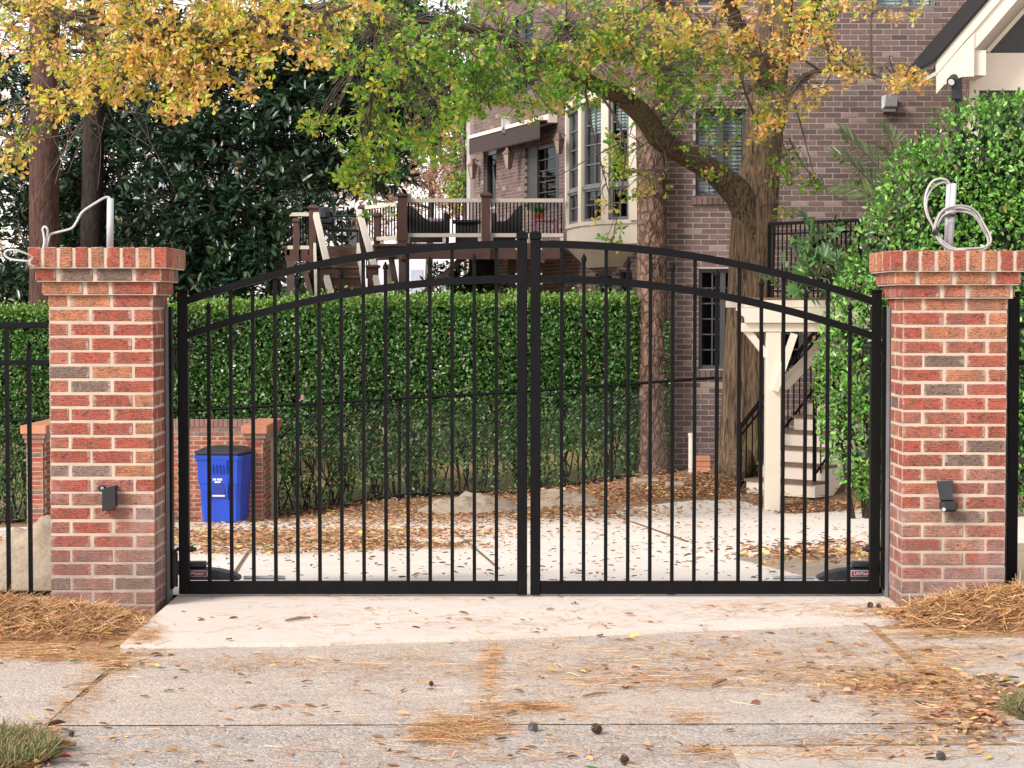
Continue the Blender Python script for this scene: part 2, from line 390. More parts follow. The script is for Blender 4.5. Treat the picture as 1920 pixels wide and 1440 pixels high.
# ---------------------------------------------------------------- leaf and needle scatter
def unit(a): return a / np.maximum(1e-9, np.linalg.norm(a, axis=1, keepdims=True))
SH_OAK = [(.45, .16), (.72, .46), (.93, .36)]
SH_OVAL = [(.28, .40), (.68, .42)]
SH_LONG = [(.35, .5), (.7, .36)]
SH_DIAM = [(.5, .5)]
def leaves(name, C, D, Nn, L, Wd, colr, mat, shape=SH_OVAL, fold=.12):
    n = len(C); D = unit(D); S = unit(np.cross(D, Nn)); Nn = np.cross(S, D)
    k = len(shape); nv = 2 + 2 * k
    T = [(0, 0, 0)] + [(u, v, fold) for u, v in shape] + [(1, 0, -.06)] + [(u, -v, fold) for u, v in shape[::-1]]
    V = np.zeros((n, nv, 3), dtype=np.float32)
    for i, (u, v, h) in enumerate(T):
        V[:, i] = C + D * (u * L)[:, None] + S * (v * Wd)[:, None] + Nn * (h * Wd)[:, None]
    fa = np.array(list(range(0, k + 2))); fb = np.array([0] + list(range(k + 1, nv)))
    base = (np.arange(n) * nv)[:, None]
    loops = np.concatenate([base + fa[None], base + fb[None]], axis=1).ravel()
    sizes = np.full(2 * n, k + 2)
    return arrays_mesh(name, V.reshape(-1, 3), loops, sizes, mat, np.repeat(colr, nv, axis=0))
def rnd(n): return unit(RNG.normal(size=(n, 3)))
def pick(pal, wts, n, jit=.18):
    pal = np.array(pal); i = RNG.choice(len(pal), n, p=np.array(wts) / sum(wts))
    c = pal[i] * (1 + RNG.normal(0, jit, (n, 1))) * (1 + RNG.normal(0, .06, (n, 3))); return np.clip(c, .004, .95)
def strips(name, A, B, W, colr, mat, side=None):      # thin flat strips from A to B (needles, blades)
    n = len(A); D = B - A; S = unit(np.cross(D, np.array([0, 0, 1.0]) + RNG.normal(0, .35, (n, 3)))) * (W / 2)[:, None]
    mid = (A + B) / 2 + RNG.normal(0, .06, (n, 3)) * np.linalg.norm(D, axis=1, keepdims=True) * np.array([1, 1, .3])
    V = np.stack([A - S, A + S, mid + S, mid - S, B + S*.5, B - S*.5], axis=1)
    base = (np.arange(n) * 6)[:, None]
    loops = np.concatenate([base + np.array([[0, 1, 2, 3]]), base + np.array([[3, 2, 4, 5]])], axis=1).ravel()
    return arrays_mesh(name, V.reshape(-1, 3), loops, np.full(2*n, 4), mat, np.repeat(colr, 6, axis=0))
def obj(name, me, parent=None, loc=(0, 0, 0)):
    o = bpy.data.objects.new(name, me); col.objects.link(o)
    if parent is not None:
        o.parent = parent; o.location = -WL.get(parent.name, Vector((0, 0, 0)))
    return o

# ================================================================ THE SETTING: ground, pavements
def sheet(name, xs, y0, y1, ny, dz, mat, label=None, thick=0, wob=0):
    m = MB(); rows = []
    for i, x in enumerate(xs):
        a, b = y0(x), y1(x)
        rows.append([(x, a + (b-a)*j/ny, gz(x, a + (b-a)*j/ny) + dz + (wob * mnoise.noise(Vector((x*1.3, (a+(b-a)*j/ny)*1.3, 0))) if wob else 0)) for j in range(ny+1)])
    vs = [v for r in rows for v in r]; n = ny + 1
    fs = [(i*n+j, (i+1)*n+j, (i+1)*n+j+1, i*n+j+1) for i in range(len(xs)-1) for j in range(ny)]
    if thick:
        k = len(vs); vs += [(x, y, z - thick) for x, y, z in vs]
        for i in range(len(xs)-1):
            fs += [(i*n, i*n+k, (i+1)*n+k, (i+1)*n), (i*n+ny, (i+1)*n+ny, (i+1)*n+ny+k, i*n+ny+k)]
        for j in range(ny):
            fs += [(j, j+1, j+1+k, j+k), ((len(xs)-1)*n+j, (len(xs)-1)*n+j+k, (len(xs)-1)*n+j+1+k, (len(xs)-1)*n+j+1)]
    m.add(vs, fs); o = m.build(name, mat, smooth=not thick); tag(o, label, kind='structure'); return o
lin = lambda a, b, n: [a + (b-a)*i/n for i in range(n+1)]
gx = [-400, -150, -60, -25, -14] + lin(-10, 10, 50) + [14, 25, 60, 150, 400]
def big_ground():
    ys = [-60, -10, 2] + lin(5, 34, 58) + [45, 70, 120, 250, 500]
    vs = [(x, y, gz(x, y) - .03) for x in gx for y in ys]; n = len(ys)
    o = MB().add(vs, [(i*n+j, (i+1)*n+j, (i+1)*n+j+1, i*n+j+1) for i in range(len(gx)-1) for j in range(n-1)]).build('ground', M['mulch'], smooth=True)
    tag(o, 'bare earth with brown pine mulch under everything', kind='structure')
big_ground()
def interp(pts):
    pts = sorted(pts)
    def f(x):
        if x <= pts[0][0]: return pts[0][1]
        for (a, b), (c, d) in zip(pts, pts[1:]):
            if x <= c: return b + (d-b)*(x-a)/(c-a)
        return pts[-1][1]
    return f
# street edge, sidewalk, apron, inner driveway
sheet('street', lin(-12, 12, 24), lambda x: -20, lambda x: 7.4, 6, 0.0, M['aggregate'])
sheet('sidewalk', lin(-1.60, 1.62, 20), lambda x: 6.898 + .012*x, lambda x: 9.3, 6, 0.004, M['concrete_old'])
sheet('sidewalk_left', lin(-12, -1.63, 12), lambda x: 6.898 + .012*x, lambda x: 8.35, 4, 0.003, M['concrete_old'])
sheet('sidewalk_right', lin(1.66, 12, 12), lambda x: 6.90, lambda x: 8.95, 4, 0.003, M['concrete_side'])
sheet('gutter', lin(.72, 12, 12), lambda x: -20, lambda x: 6.52 + .02*x, 6, 0.006, M['concrete_side'])
J = M['joint_fill']
sheet('sidewalk_joint', [-1.632, -1.60], lambda x: 6.93, lambda x: 8.4, 12, -.002, J)
sheet('sidewalk_joint', [1.62, 1.662], lambda x: 6.93, lambda x: 9.1, 12, .0015, M['straw_base'])
sheet('sidewalk_joint', [-.079, -.069], lambda x: 7.35, lambda x: 8.6, 12, .006, M['concrete_side'])
sheet('street_joint', lin(.72, 3, 10), lambda x: 6.515 + .02*x, lambda x: 6.528 + .02*x, 1, .010, J)
ap = interp([(-1.66, 8.42), (-.9, 8.49), (-.1, 8.65), (.6, 8.82), (1.9, 9.13)])
sheet('driveway_apron', lin(-1.665, 1.86, 24), lambda x: ap(x) + .008*math.sin(9*x), lambda x: 9.93, 6, 0.022, M['concrete_new'], thick=.05)
far = interp([(-14, 25.5), (-3.2, 25.5), (-2.6, 24.5)] + [(G(px, py).x, G(px, py).y) for px, py in
      [(700, 968), (850, 962), (1000, 968), (1130, 962), (1180, 954), (1300, 940), (1400, 938), (1440, 962), (1480, 966), (1560, 962), (1670, 948)]] + [(14, 20)])
sheet('driveway', lin(-14, -2, 14)[:-1] + lin(-2, 5, 42) + [8, 12], lambda x: 9.945 if abs(x) < 1.9 else 11.6, far, 40, 0.015, M['concrete_inner'])
def joint_line(pa, pb, wd=.02):
    a, b = G(*pa), G(*pb); m = MB(); n = 14; u = (b-a).cross(Vector((0, 0, 1))).normalized() * wd/2; vs = []
    for i in range(n+1):
        p = a.lerp(b, i/n); z = gz(p.x, p.y) + .021; vs += [(p.x-u.x, p.y-u.y, z), (p.x+u.x, p.y+u.y, z)]
    tag(m.add(vs, [(2*i, 2*i+1, 2*i+3, 2*i+2) for i in range(n)]).build('driveway_joint', J), kind='structure')
joint_line((440, 1080), (478, 1020)); joint_line((856, 1003), (935, 1072)); joint_line((1150, 960), (1290, 1020), .03)
# mulched island to the right inside the gate
def island():
    tip = G(1378, 1052); m = MB(); vs = []; fs = []; n = 16
    top = interp([(G(px, py).x, G(px, py).y) for px, py in [(1378, 1052), (1440, 1042), (1520, 1036), (1600, 1031), (1680, 1026)]] + [(6, 15.4)])
    bot = interp([(G(px, py).x, G(px, py).y) for px, py in [(1378, 1052), (1440, 1068), (1520, 1089), (1590, 1112)]] + [(1.9, 10.3), (6, 10.3)])
    xs = lin(tip.x, 4.5, 26); k = 9
    for x in xs:
        a, b = bot(x), top(x)
        for j in range(k):
            y = a + (b-a)*j/(k-1); e = min(j, k-1-j)/(k-1)*2
            vs.append((x, y, gz(x, y) + .014 + .05*e**.5*min(1, (x-tip.x)/.5) + .02*mnoise.noise(Vector((x*4, y*4, 1)))*(e > 0)))
    fs = [(i*k+j, (i+1)*k+j, (i+1)*k+j+1, i*k+j+1) for i in range(len(xs)-1) for j in range(k-1)]
    tag(m.add(vs, fs).build('planting_bed', M['sand'], smooth=True), kind='structure')
island()
lx = lin(-14, 2.4, 30)
sheet('lawn', lx, lambda x: 26.9, lambda x: 60, 12, .02, M['lawn'])
# mounds -----------------------------------------------------------------
def mound(name, cx, cy, rx, ry, h, mat, label, cat, seed=0, rough=.4, n=44):
    m = MB(); vs = []
    for i in range(n+1):
        for j in range(n+1):
            u, v = -1 + 2*i/n, -1 + 2*j/n; r = math.hypot(u, v)
            x, y = cx + u*rx*1.15, cy + v*ry*1.15
            k = max(0, 1 - r*r)**1.3; nz = mnoise.fractal(Vector((x*5+seed, y*5, seed)), 1, 2, 5)
            vs.append((x, y, gz(x, y) - .02 + h * k * (1 + rough*nz) + (.02 if k > 0 else -.03)))
    q = n + 1
    o = m.add(vs, [(i*q+j, (i+1)*q+j, (i+1)*q+j+1, i*q+j+1) for i in range(n) for j in range(n)]).build(name, mat, smooth=True)
    return tag(o, label, cat)
g = G(40, 1128)
mound('sand_pile', -2.55, 11.4, .52, .55, .36, M['sand'], 'pile of grey sandy soil behind the black fence on the left', 'soil pile', 3, .25)
q = G(880, 968); mound('dirt_mound', q.x, q.y+.45, .66, .5, .21, M['sand'], 'grey dirt mound below the hedge, left of the gate centre', 'dirt mound', 8)
q = G(1042, 955); mound('dirt_mound', q.x, q.y+.45, .54, .45, .17, M['sand'], 'grey dirt mound below the hedge, right of the gate centre', 'dirt mound', 14)

# ================================================================ BRICK PILLARS
BL, BW, BH, JT = .1922, .0911, .0563, .0114
def brick_mesh(nm, l, w_, h, mat, c=.003): 
    m = MB().cbox(-l/2, l/2, -w_/2, w_/2, -h/2, h/2, c); return m.mesh(nm, mat)
PB = M['pillar_brick']
def brick_col(zrel=1.0, orange=.2):
    r = random.random(); k = random.uniform(.9, 1.12)
    if r < orange: c = (.52, .22, .12)
    elif r < orange + .50: c = (.43, .115, .078)
    elif r < orange + .70: c = (.46, .16, .105)
    else: c = (.24, .165, .135)
    if zrel < .45 and random.random() < .55:     # weathered paler, more purple bricks low down
        c = tuple(a*.60 + b*.40 for a, b in zip(c, (.36, .235, .21)))
    return tuple(x*k for x in c)
bm_S = brick_mesh('brick', BL, BW, BH, PB); bm_H = brick_mesh('brick', BW, BL, BH, PB)   # stretcher, header (w along x)
bm_Y = brick_mesh('brick', BW, BL, BH, PB); bm_Q = brick_mesh('brick', BW, BW, BH, PB)
bm_R = brick_mesh('brick', BH*1.04, .19, .094, PB)
def pillar(x0, label, seed, dz0=0.0):
    random.seed(seed); Wd, Dp = 2*BL + BW + 2*JT, .4; y0 = 9.5; x1 = x0 + Wd; y1 = y0 + Dp
    t = thing('brick_pillar', label, 'pillar', ((x0+x1)/2, (y0+y1)/2, 0), group='gate pillars')
    NC = 23; pitch = BH + JT; zt = NC*pitch - .043 - dz0; core = MB().box(x0+.0025, x1-.0025, y0+.0025, y1-.0025, -.06, zt)
    hy = y0 + BW/2
    for c in range(NC):
        z = -.043 - dz0 + c*pitch + BH/2 + JT; zr = c/NC; A = (c % 2 == 0)
        jx = lambda: random.uniform(-.0012, .0012)
        def put(me, cx, cy): inst('brick', me, t, (cx + jx(), cy + jx()*1.5, z + jx()), colr=brick_col(zr))
        mir = (lambda x: x) if A else (lambda x: x0 + x1 - x)
        put(bm_H, mir(x0 + BW/2), y0 + BL/2)                                   # header on the front, stretcher round the corner
        put(bm_S, mir(x0 + BW + JT + BL/2), hy); put(bm_S, mir(x1 - BL/2), hy)
        put(bm_Y, mir(x0 + BW/2), y0 + BL + JT + BL/2)
        put(bm_Y, mir(x1 - BW/2), y0 + BW + JT + BL/2); put(bm_Q, mir(x1 - BW/2), y1 - BW/2)
    # corbels
    z = zt + JT*.6
    for k, st in ((0, .025), (1, .05)):
        X0, X1, Y0, Y1 = x0-st, x1+st, y0-st, y1+st; core.box(X0+.006, X1-.006, Y0+.006, Y1-.006, z-.006, z+BH+.004)
        n = 4; seq = [(BL, 'S'), (BW*1.1, 'H'), (BL, 'S'), (0, 'r')] if k == 0 else [(BW*1.05, 'H'), (BL*.8, 'S'), (BL*.86, 'S'), (0, 'r')]
        tot = X1 - X0; used = sum(s for s, _ in seq) + 3*JT*1.8; cx = X0
        for sdx, (wd, kd) in enumerate(seq):
            wd = wd if wd else tot - used
            me = brick_mesh('brick', wd, BW if kd != 'H' else BL, BH, PB)
            inst('brick', me, t, (cx + wd/2, Y0 + (BW if kd != 'H' else BL)/2, z + BH/2), colr=brick_col()); cx += wd + JT*1.8
        for side in (0, 1):
            cy = Y0 + BW + JT
            if (side == 0 and seq[0][1] == 'H'): cy = Y0 + BL + JT
            while cy < Y1 - .03:
                wd = min(BL*.62, Y1 - cy)
                me = brick_mesh('brick', BW, wd, BH, PB)
                inst('brick', me, t, ((X0 + BW/2) if side == 0 else (X1 - BW/2), cy + wd/2, z + BH/2), colr=brick_col()); cy += wd + JT
        z += BH + JT*.6
    st = .078; X0, X1, Y0, Y1 = x0-st, x1+st, y0-st, y1+st
    core.box(X0+.006, X1-.006, Y0+.006, Y1-.006, z-.006, z+.090)
    n = 9; pw = (X1-X0-BH*1.04)/(n-1)
    for i in range(n):
        inst('brick', bm_R, t, (X0 + BH*.52 + i*pw, Y0 + .095, z + .047), colr=brick_col(1, .45))
        inst('brick', bm_R, t, (X0 + BH*.52 + i*pw, Y1 - .095, z + .047), colr=brick_col(1, .45))
    for side in (0, 1):
        wd = Y1-Y0-.38-2*JT
        me = brick_mesh('brick', .19, wd, .094, PB)
        inst('brick', me, t, ((X0+.095) if side == 0 else (X1-.095), (Y0+Y1)/2, z+.047), colr=(.50, .19, .10))
    core.build('mortar', M['mortar'], t)
    return x0, x1, z + .094
PLx0, PLx1, PTOP = pillar(X(91, 9.5), 'red brick pillar left of the black gate, with a single white conduit on top', 21)
PRx0, PRx1, PTOPR = pillar(X(1693.5, 9.5), 'red brick pillar right of the black gate, with a coiled cable on top', 34, .016)

# ================================================================ BLACK DOUBLE GATE
GD = 9.85; BM = M['black_metal']
def mt(px): return X(px, GD)
zg = lambda py: Z(py, GD)
ztop = zg(458.0); KP = 2.767e-4 * F / GD
def gate(side, label):
    xa, xb = (mt(333.5), mt(988.5)) if side < 0 else (mt(994.5), mt(1652))
    hinge_x, meet_x = (xa, xb) if side < 0 else (xb, xa); sgn = 1 if side < 0 else -1
    t = thing('swing_gate', label, 'gate', (hinge_x, GD, 0), group='leaves of the driveway gate')
    sw = .050; d = .025
    xm = meet_x - sgn*sw      # inner edge of the meeting stile
    arch = lambda x: ztop - KP*(x - xm)**2
    zb0, zb1 = zg(1113), zg(1089.5)
    h0, h1 = sorted((hinge_x, hinge_x + sgn*sw)); s = MB().cbox(h0, h1, GD-d, GD+d, zb0, zg(549), .003).build('stile', BM, t)
    MB().cbox(h0-.003, h1+.003, GD-d-.003, GD+d+.003, zg(549)+.0005, zg(543), .003).build('cap', BM, s)
    m0, m1 = sorted((meet_x, xm)); s = MB().cbox(m0, m1, GD-d, GD+d, zb0-.004, zg(449), .003).build('stile', BM, t)
    cb = MB().cbox(m0-.004, m1+.004, GD-d-.004, GD+d+.004, zg(449)+.0005, zg(437), .002)
    cx, cz = (m0+m1)/2, zg(437)+.0004; r = (m1-m0)/2+.004
    cb.add([(cx-r, GD-r, cz), (cx+r, GD-r, cz), (cx+r, GD+r, cz), (cx-r, GD+r, cz), (cx, GD, cz+.014)], [(0,1,4),(1,2,4),(2,3,4),(3,0,4),(3,2,1,0)])
    cb.build('cap', BM, s)
    xi0, xi1 = sorted((hinge_x + sgn*sw, xm))
    MB().cbox(xi0, xi1, GD-.02, GD+.02, zb0, zb1, .002).build('bottom_rail', BM, t)
    def rail(off, th, nm):
        m = MB(); n = 28; vs = []
        for i in range(n+1):
            x = xi0 + (xi1-xi0)*i/n; zc = arch(x) - off
            vs += [(x, GD-.02, zc-th/2), (x, GD+.02, zc-th/2), (x, GD+.02, zc+th/2), (x, GD-.02, zc+th/2)]
        fs = [(4*i+a, 4*i+(a+1) % 4, 4*i+4+(a+1) % 4, 4*i+4+a) for i in range(n) for a in range(4)] + [(0,1,2,3), (4*n+3, 4*n+2, 4*n+1, 4*n)]
        m.add(vs, fs).build(nm, BM, t)
    rail(0, .037, 'top_rail'); rail(.171, .037, 'arch_rail')
    pxs = [390.5 + 41.55*i for i in range(14)] if side < 0 else [1594.0 - 41.6*i for i in range(14)]
    for i, px in enumerate(pxs):
        x = mt(px); r = .0088
        if i % 2 == 1:
            MB().box(x-r, x+r, GD-r, GD+r, zb1-.004, arch(x)-.015).build('picket', BM, t)
        else:
            zt = arch(x) - .171 + .078
            pk = MB().box(x-r, x+r, GD-r, GD+r, zb1-.004, zt).build('picket', BM, t)
            f = MB(); prof = [(.008, 0), (.011, .004), (.008, .009), (.0155, .019), (.012, .032), (.001, .053)]
            f.lathe(prof, (x, GD, zt+.0002), 4); f.build('finial', BM, pk)
    # screws where the rails meet the stiles
    for off in (0, .171):
        for dz in (.024, -.024):
            for xe, sg in ((xi0, 1), (xi1, -1)):
                MB().cbox(min(xe, xe+sg*.008), max(xe, xe+sg*.008), GD-.024, GD-.0205, arch(xe)-off+dz-.004, arch(xe)-off+dz+.004, .001).build('bolt', M['galvanised'], t)
    # hinges with through bolts
    for zc in ((zg(1068)), zg(675)):
        hh = .085 if zc < 1 else .05
        h = MB(); xo = hinge_x - sgn*.006
        h.tube([(xo - sgn*.016, GD, zc-hh), (xo - sgn*.016, GD, zc+hh)], .014, 10)
        h.box(*sorted((xo+sgn*.005, xo - sgn*.012)), GD-.012, GD+.012, zc-hh*.3, zc+hh*.5)
        h.box(*sorted((xo - sgn*.020, xo - sgn*.04)), GD-.02, GD+.02, zc-hh, zc+hh)
        hi = h.build('hinge', M['black_plastic'], t)
        b = MB(); xq = hinge_x + sgn*sw
        b.tube([(xq - sgn*.001, GD, zc+hh+.018), (xq + sgn*.018, GD, zc+hh+.018)], .016, 8); b.tube([(xq+sgn*.018, GD, zc+hh+.018), (xq+sgn*.034, GD, zc+hh+.018)], .010, 8)
        b.tube([(hinge_x, GD, zc+hh+.018), (hinge_x - sgn*.018, GD, zc+hh+.012), (hinge_x - sgn*.022, GD, zc+hh-.004)], .009, 6)
        b.build('hinge_bolt', M['black_plastic'], t)
    return t
gate(-1, 'left leaf of the black arched metal gate, hinged on the left pillar')
gate(1, 'right leaf of the black arched metal gate, hinged on the right pillar')
# steel hinge posts fixed to the pillars' inner faces
for x, sg, lab in ((PLx1, 1, 'narrow grey steel hinge post against the left brick pillar'), (PRx0, -1, 'narrow grey steel hinge post against the right brick pillar')):
    t = thing('hinge_post', lab, 'post', (x + sg*.02, 9.87, 0), group='gate hinge posts')
    MB().cbox(*sorted((x + sg*.002, x + sg*.018)), 9.80, 9.90, -.02, 1.46, .002).build('post', M['post_grey'], t)
    MB().box(*sorted((x + sg*.0185, x + sg*.030)), 9.82, 9.88, .06, 1.46).build('plate', BM, t)
def text_mesh(body, size, mat, ext=.0008):
    c = bpy.data.curves.new('text', 'FONT'); c.body = body; c.size = size; c.extrude = ext; c.align_x = 'CENTER'; c.align_y = 'CENTER'
    o = bpy.data.objects.new('text', c); col.objects.link(o); dg = bpy.context.evaluated_depsgraph_get(); dg.update()
    me = bpy.data.meshes.new_from_object(o.evaluated_get(dg)); bpy.data.objects.remove(o); me.materials.clear(); me.materials.append(mat); return me
# gate operators behind the bottom rails
def operator(side, label):
    sgn = 1 if side < 0 else -1; D0 = 9.93
    x0 = mt(330 if side < 0 else 1655); L = .36; zb = zg(1092)
    t = thing('gate_operator', label, 'gate opener', (x0, D0, zb), group='gate operators')
    pf = [(0, 0), (0, .056), (.12, .056), (.19, .048), (.25, .034), (.29, .014), (.295, 0)]
    m = MB().prism([(x0 + sgn*u, zb + v) for u, v in pf], D0, D0+.10); m.build('housing', M['operator_plastic'], t)
    MB().cbox(*sorted((x0 + sgn*.0, x0 + sgn*.125)), D0+.012, D0+.088, zb+.0565, zb+.088, .010).build('motor_cover', M['operator_plastic'], t)
    MB().tube([(x0+sgn*.31, D0+.05, zb+.006), (x0+sgn*.52, D0+.05, zb+.006)], .010, 8).build('arm', M['galvanised'], t)
    lx0 = x0 + sgn*.012 if side < 0 else x0 - .135
    lx1 = lx0 + .123; lz = zb + .034
    MB().box(lx0, lx1, D0-.003, D0-.0005, lz-.015, lz+.015).build('label_border', M['label_white'], t)
    lb = MB().box(lx0+.0025, lx1-.0025, D0-.005, D0-.0032, lz-.0125, lz+.0125).build('label_plate', M['red_label'], t)
    me = text_mesh('LiftMaster', .024, M['label_white'], .0004)
    o = bpy.data.objects.new('lettering', me); col.objects.link(o); o.parent = lb
    o.location = Vector(((lx0+lx1)/2, D0-.0058, lz)) - WL[t.name]; o.rotation_euler = (R(90), 0, 0); o.scale = (.98, 1, 1)
operator(-1, 'black gate opener with red label behind the left gate leaf')
operator(1, 'black gate opener with red label behind the right gate leaf')
# photo-eye hoods on the pillar fronts
def hood_left():
    d = 9.5; c = P(208, 932, d); t = thing('sensor_hood', 'black slanted sensor hood on the left brick pillar', 'sensor', c, group='gate sensors')
    w_ = .027; m = MB()
    m.add([(c.x-.028, d-.07, Z(915, d)), (c.x+.030, d-.06, Z(909, d)), (c.x+.030, d, Z(909, d)), (c.x-.028, d, Z(915, d)),
           (c.x-.028, d-.07, Z(957, d)), (c.x+.032, d-.06, Z(949, d)), (c.x+.032, d, Z(949, d)), (c.x-.028, d, Z(957, d))],
          [(0,1,2,3), (4,7,6,5), (0,4,5,1), (1,5,6,2), (2,6,7,3), (3,7,4,0)]).build('hood', M['black_plastic'], t)
    e = MB(); e.tube([P(192, 915, d) + Vector((0, y, 0)) for y in (-.03, 0)], .016, 12).build('bracket', M['black_plastic'], t)
    MB().tube([P(194, 914, d) + Vector((0, -.032, 0)), P(194, 914, d) + Vector((0, -.0302, 0))], .008, 8).build('screw', M['galvanised'], t)
def hood_right():
    d = 9.5; c = P(1772, 930, d); t = thing('sensor_hood', 'black sensor with raised flap on the right brick pillar', 'sensor', c, group='gate sensors')
    MB().add([P(1756, 902, d-.03), P(1787, 901, d-.035), P(1786, 937, d-.05), P(1762, 937, d-.05), P(1756, 902, d), P(1787, 901, d), P(1786, 937, d), P(1762, 937, d)],
             [(0,1,2,3), (7,6,5,4), (0,4,5,1), (1,5,6,2), (2,6,7,3), (3,7,4,0)]).build('flap', M['black_plastic'], t)
    p = P(1775, 947, d); MB().cbox(p.x-.038, p.x+.038, d-.075, d, p.z-.026, p.z+.024, .012).build('body', M['black_plastic'], t)
    p = P(1763, 952, d); MB().tube([(p.x, d-.082, p.z), (p.x, d-.0755, p.z)], .008, 10).build('lens', M['fixture_white'], t)
hood_left(); hood_right()
# conduits and cables on the pillar tops
def spline(pts, n=8):
    pts = [Vector(p) for p in pts]; out = []
    for i in range(len(pts)-1):
        p0, p1, p2, p3 = pts[max(0, i-1)], pts[i], pts[i+1], pts[min(len(pts)-1, i+2)]
        for k in range(n):
            s = k/n; out.append(.5*((2*p1) + (p2-p0)*s + (2*p0-5*p1+4*p2-p3)*s*s + (-p0+3*p1-3*p2+p3)*s**3))
    return out + [pts[-1]]
d = 9.62; a = P(206, 470, d); b = P(207, 372, d); a.z = PTOP - .004
t = thing('conduit_pipe', 'single white plastic conduit standing on the left pillar', 'pipe', a, group='conduits on the pillars')
MB().tube([a, b], .0165, 14).build('pipe', M['pvc'], t, smooth=True)
MB().tube([b + Vector((0, 0, -.001)), b + Vector((0, 0, .0005))], .0135, 14).build('bore_shade', M['shade_black'], t)  # solid near-black disc paints the shade inside the open pipe end
def flat_cable(pts, r, nm, mat, t): return MB().tube(spline(pts, 10), r, 8).build(nm, mat, t, smooth=True)
t = thing('cable', 'loose white cable curling from the conduit on the left pillar', 'cable', P(206, 372, d), group='cables on the pillars')
D = d
flat_cable([P(207, 380, D), P(206, 372, D-.005), P(198, 370, D-.01), P(180, 380, D-.03), P(155, 397, D-.05), P(144, 415, D-.06), P(134, 428, D-.07), P(110, 435, D-.08), P(94, 440, D-.09), P(90, 452, D-.1),
            P(87, 462, D-.11), P(84, 470, D-.12)], .0060, 'cable_run', M['cable_light'], t)
flat_cable([P(80, 468, D-.13), P(83, 455, D-.12), P(82, 440, D-.11), P(80, 430, D-.11), P(84, 425, D-.11), P(89, 430, D-.11), P(89, 440, D-.1), P(86, 452, D-.1), P(82, 466, D-.12)], .0055, 'cable_loop', M['cable_light'], t)
flat_cable([P(64, 500, 9.38), P(57, 496, 9.37), P(56, 489, 9.37), P(61, 483, 9.40), P(50, 476, 9.38), P(28, 469, 9.36), P(13, 470, 9.36), P(9, 478, 9.36), P(20, 486, 9.36), P(45, 489, 9.36), P(58, 490, 9.37)], .0055, 'cable_loop', M['cable_light'], t)
d = 9.62
t = thing('conduit_pipe', 'pair of taped white conduits standing on the right pillar', 'pipe', P(1778, 470, d), group='conduits on the pillars')
a, b = P(1774, 472, d), P(1779, 346, d); a.z = PTOPR-.004; MB().tube([a, b], .0125, 12).build('pipe', M['pvc'], t, smooth=True)
a, b = P(1781, 472, d-.012), P(1789, 344, d-.012); a.z = PTOPR-.004; MB().tube([a, b], .0135, 12).build('pipe', M['pvc'], t, smooth=True)
MB().tube([P(1780.3, 406.5, d-.006), P(1780.6, 401, d-.006)], .030, 14).build('tape', M['black_plastic'], t)
t = thing('cable', 'grey cable coil tied beside the conduits on the right pillar', 'cable', P(1750, 420, d), group='cables on the pillars')
dd = d - .05
loop = [(1750, 433), (1757, 411), (1768, 397), (1790, 391), (1813, 393), (1830, 404), (1842, 425), (1853, 445), (1854, 460), (1840, 469), (1810, 471), (1785, 470), (1765, 457), (1754, 440)]
for k, (ox, oy, sc) in enumerate([(0, 0, 1), (2, 3, .94), (-1, -2, .98), (3, -5, 1.0)]):
    pts = [P(1800 + (px-1800)*sc + ox, 432 + (py-432)*sc + oy, dd - .012*k + .02*math.sin(i*.9+k)) for i, (px, py) in enumerate(loop)]
    flat_cable(pts + [pts[0]], .0052, 'coil_turn', M['cable'], t)
flat_cable([P(1782, 347, d), P(1775, 338, d-.01), P(1762, 335, d-.02), P(1748, 341, d-.03), P(1738, 358, d-.04), P(1734, 380, d-.05), P(1738, 402, d-.05), P(1750, 426, d-.05), P(1755, 440, d-.05)], .0058, 'lead', M['cable_light'], t)
flat_cable([P(1778, 350, d), P(1770, 342, d-.01), P(1752, 350, d-.02), P(1741, 365, d-.04), P(1737, 385, d-.055), P(1741, 405, d-.055), P(1752, 430, d-.055)], .0052, 'lead', M['cable'], t)
MB().tube([P(1751, 431, dd-.01), P(1758, 437, dd-.01)], .022, 10).build('tie', M['black_plastic'], t)
# side fences
def side_fence(pxs, x0, x1, label, short_first):
    D = 9.86; zz = lambda py: Z(py, D)
    t = thing('iron_fence', label, 'fence', (x0, D, 0), group='fence panels beside the pillars')
    for a, b in ((604, 615), (675, 685), (1108, 1118)): MB().cbox(x0, x1, D-.013, D+.013, zz(b), zz(a), .002).build('rail', BM, t)
    for i, x in enumerate(pxs):
        r = .0095; sh = (i % 2 == 0) == short_first
        top = zz(655) if sh else zz(609)
        pk = MB().box(x-r, x+r, D-r-.0003, D+r+.0003, .0, top).build('picket', BM, t)
        if sh: MB().lathe([(.008, 0), (.011, .004), (.008, .009), (.015, .018), (.012, .03), (.001, .05)], (x, D, top+.0003), 4).build('finial', BM, pk)
side_fence([X(53 - 41.3*i, 9.86) for i in range(14)], -3.9, PLx0-.004, 'black iron fence panel left of the left pillar', True)
px_ = X(1900, 9.86)
side_fence([px_ + .13 + .107*i for i in range(10)], px_+.028, 3.6, 'black iron fence panel right of the right pillar', True)
t = thing('fence_post', 'thick black fence post touching the right brick pillar', 'post', (px_, 9.86, 0))
MB().cbox(px_-.027, px_+.027, 9.833, 9.887, -.02, Z(552, 9.86), .003).build('post', BM, t); MB().cbox(px_-.031, px_+.031, 9.829, 9.891, Z(552, 9.86)+.0004, Z(546, 9.86), .003).build('cap', BM, t)

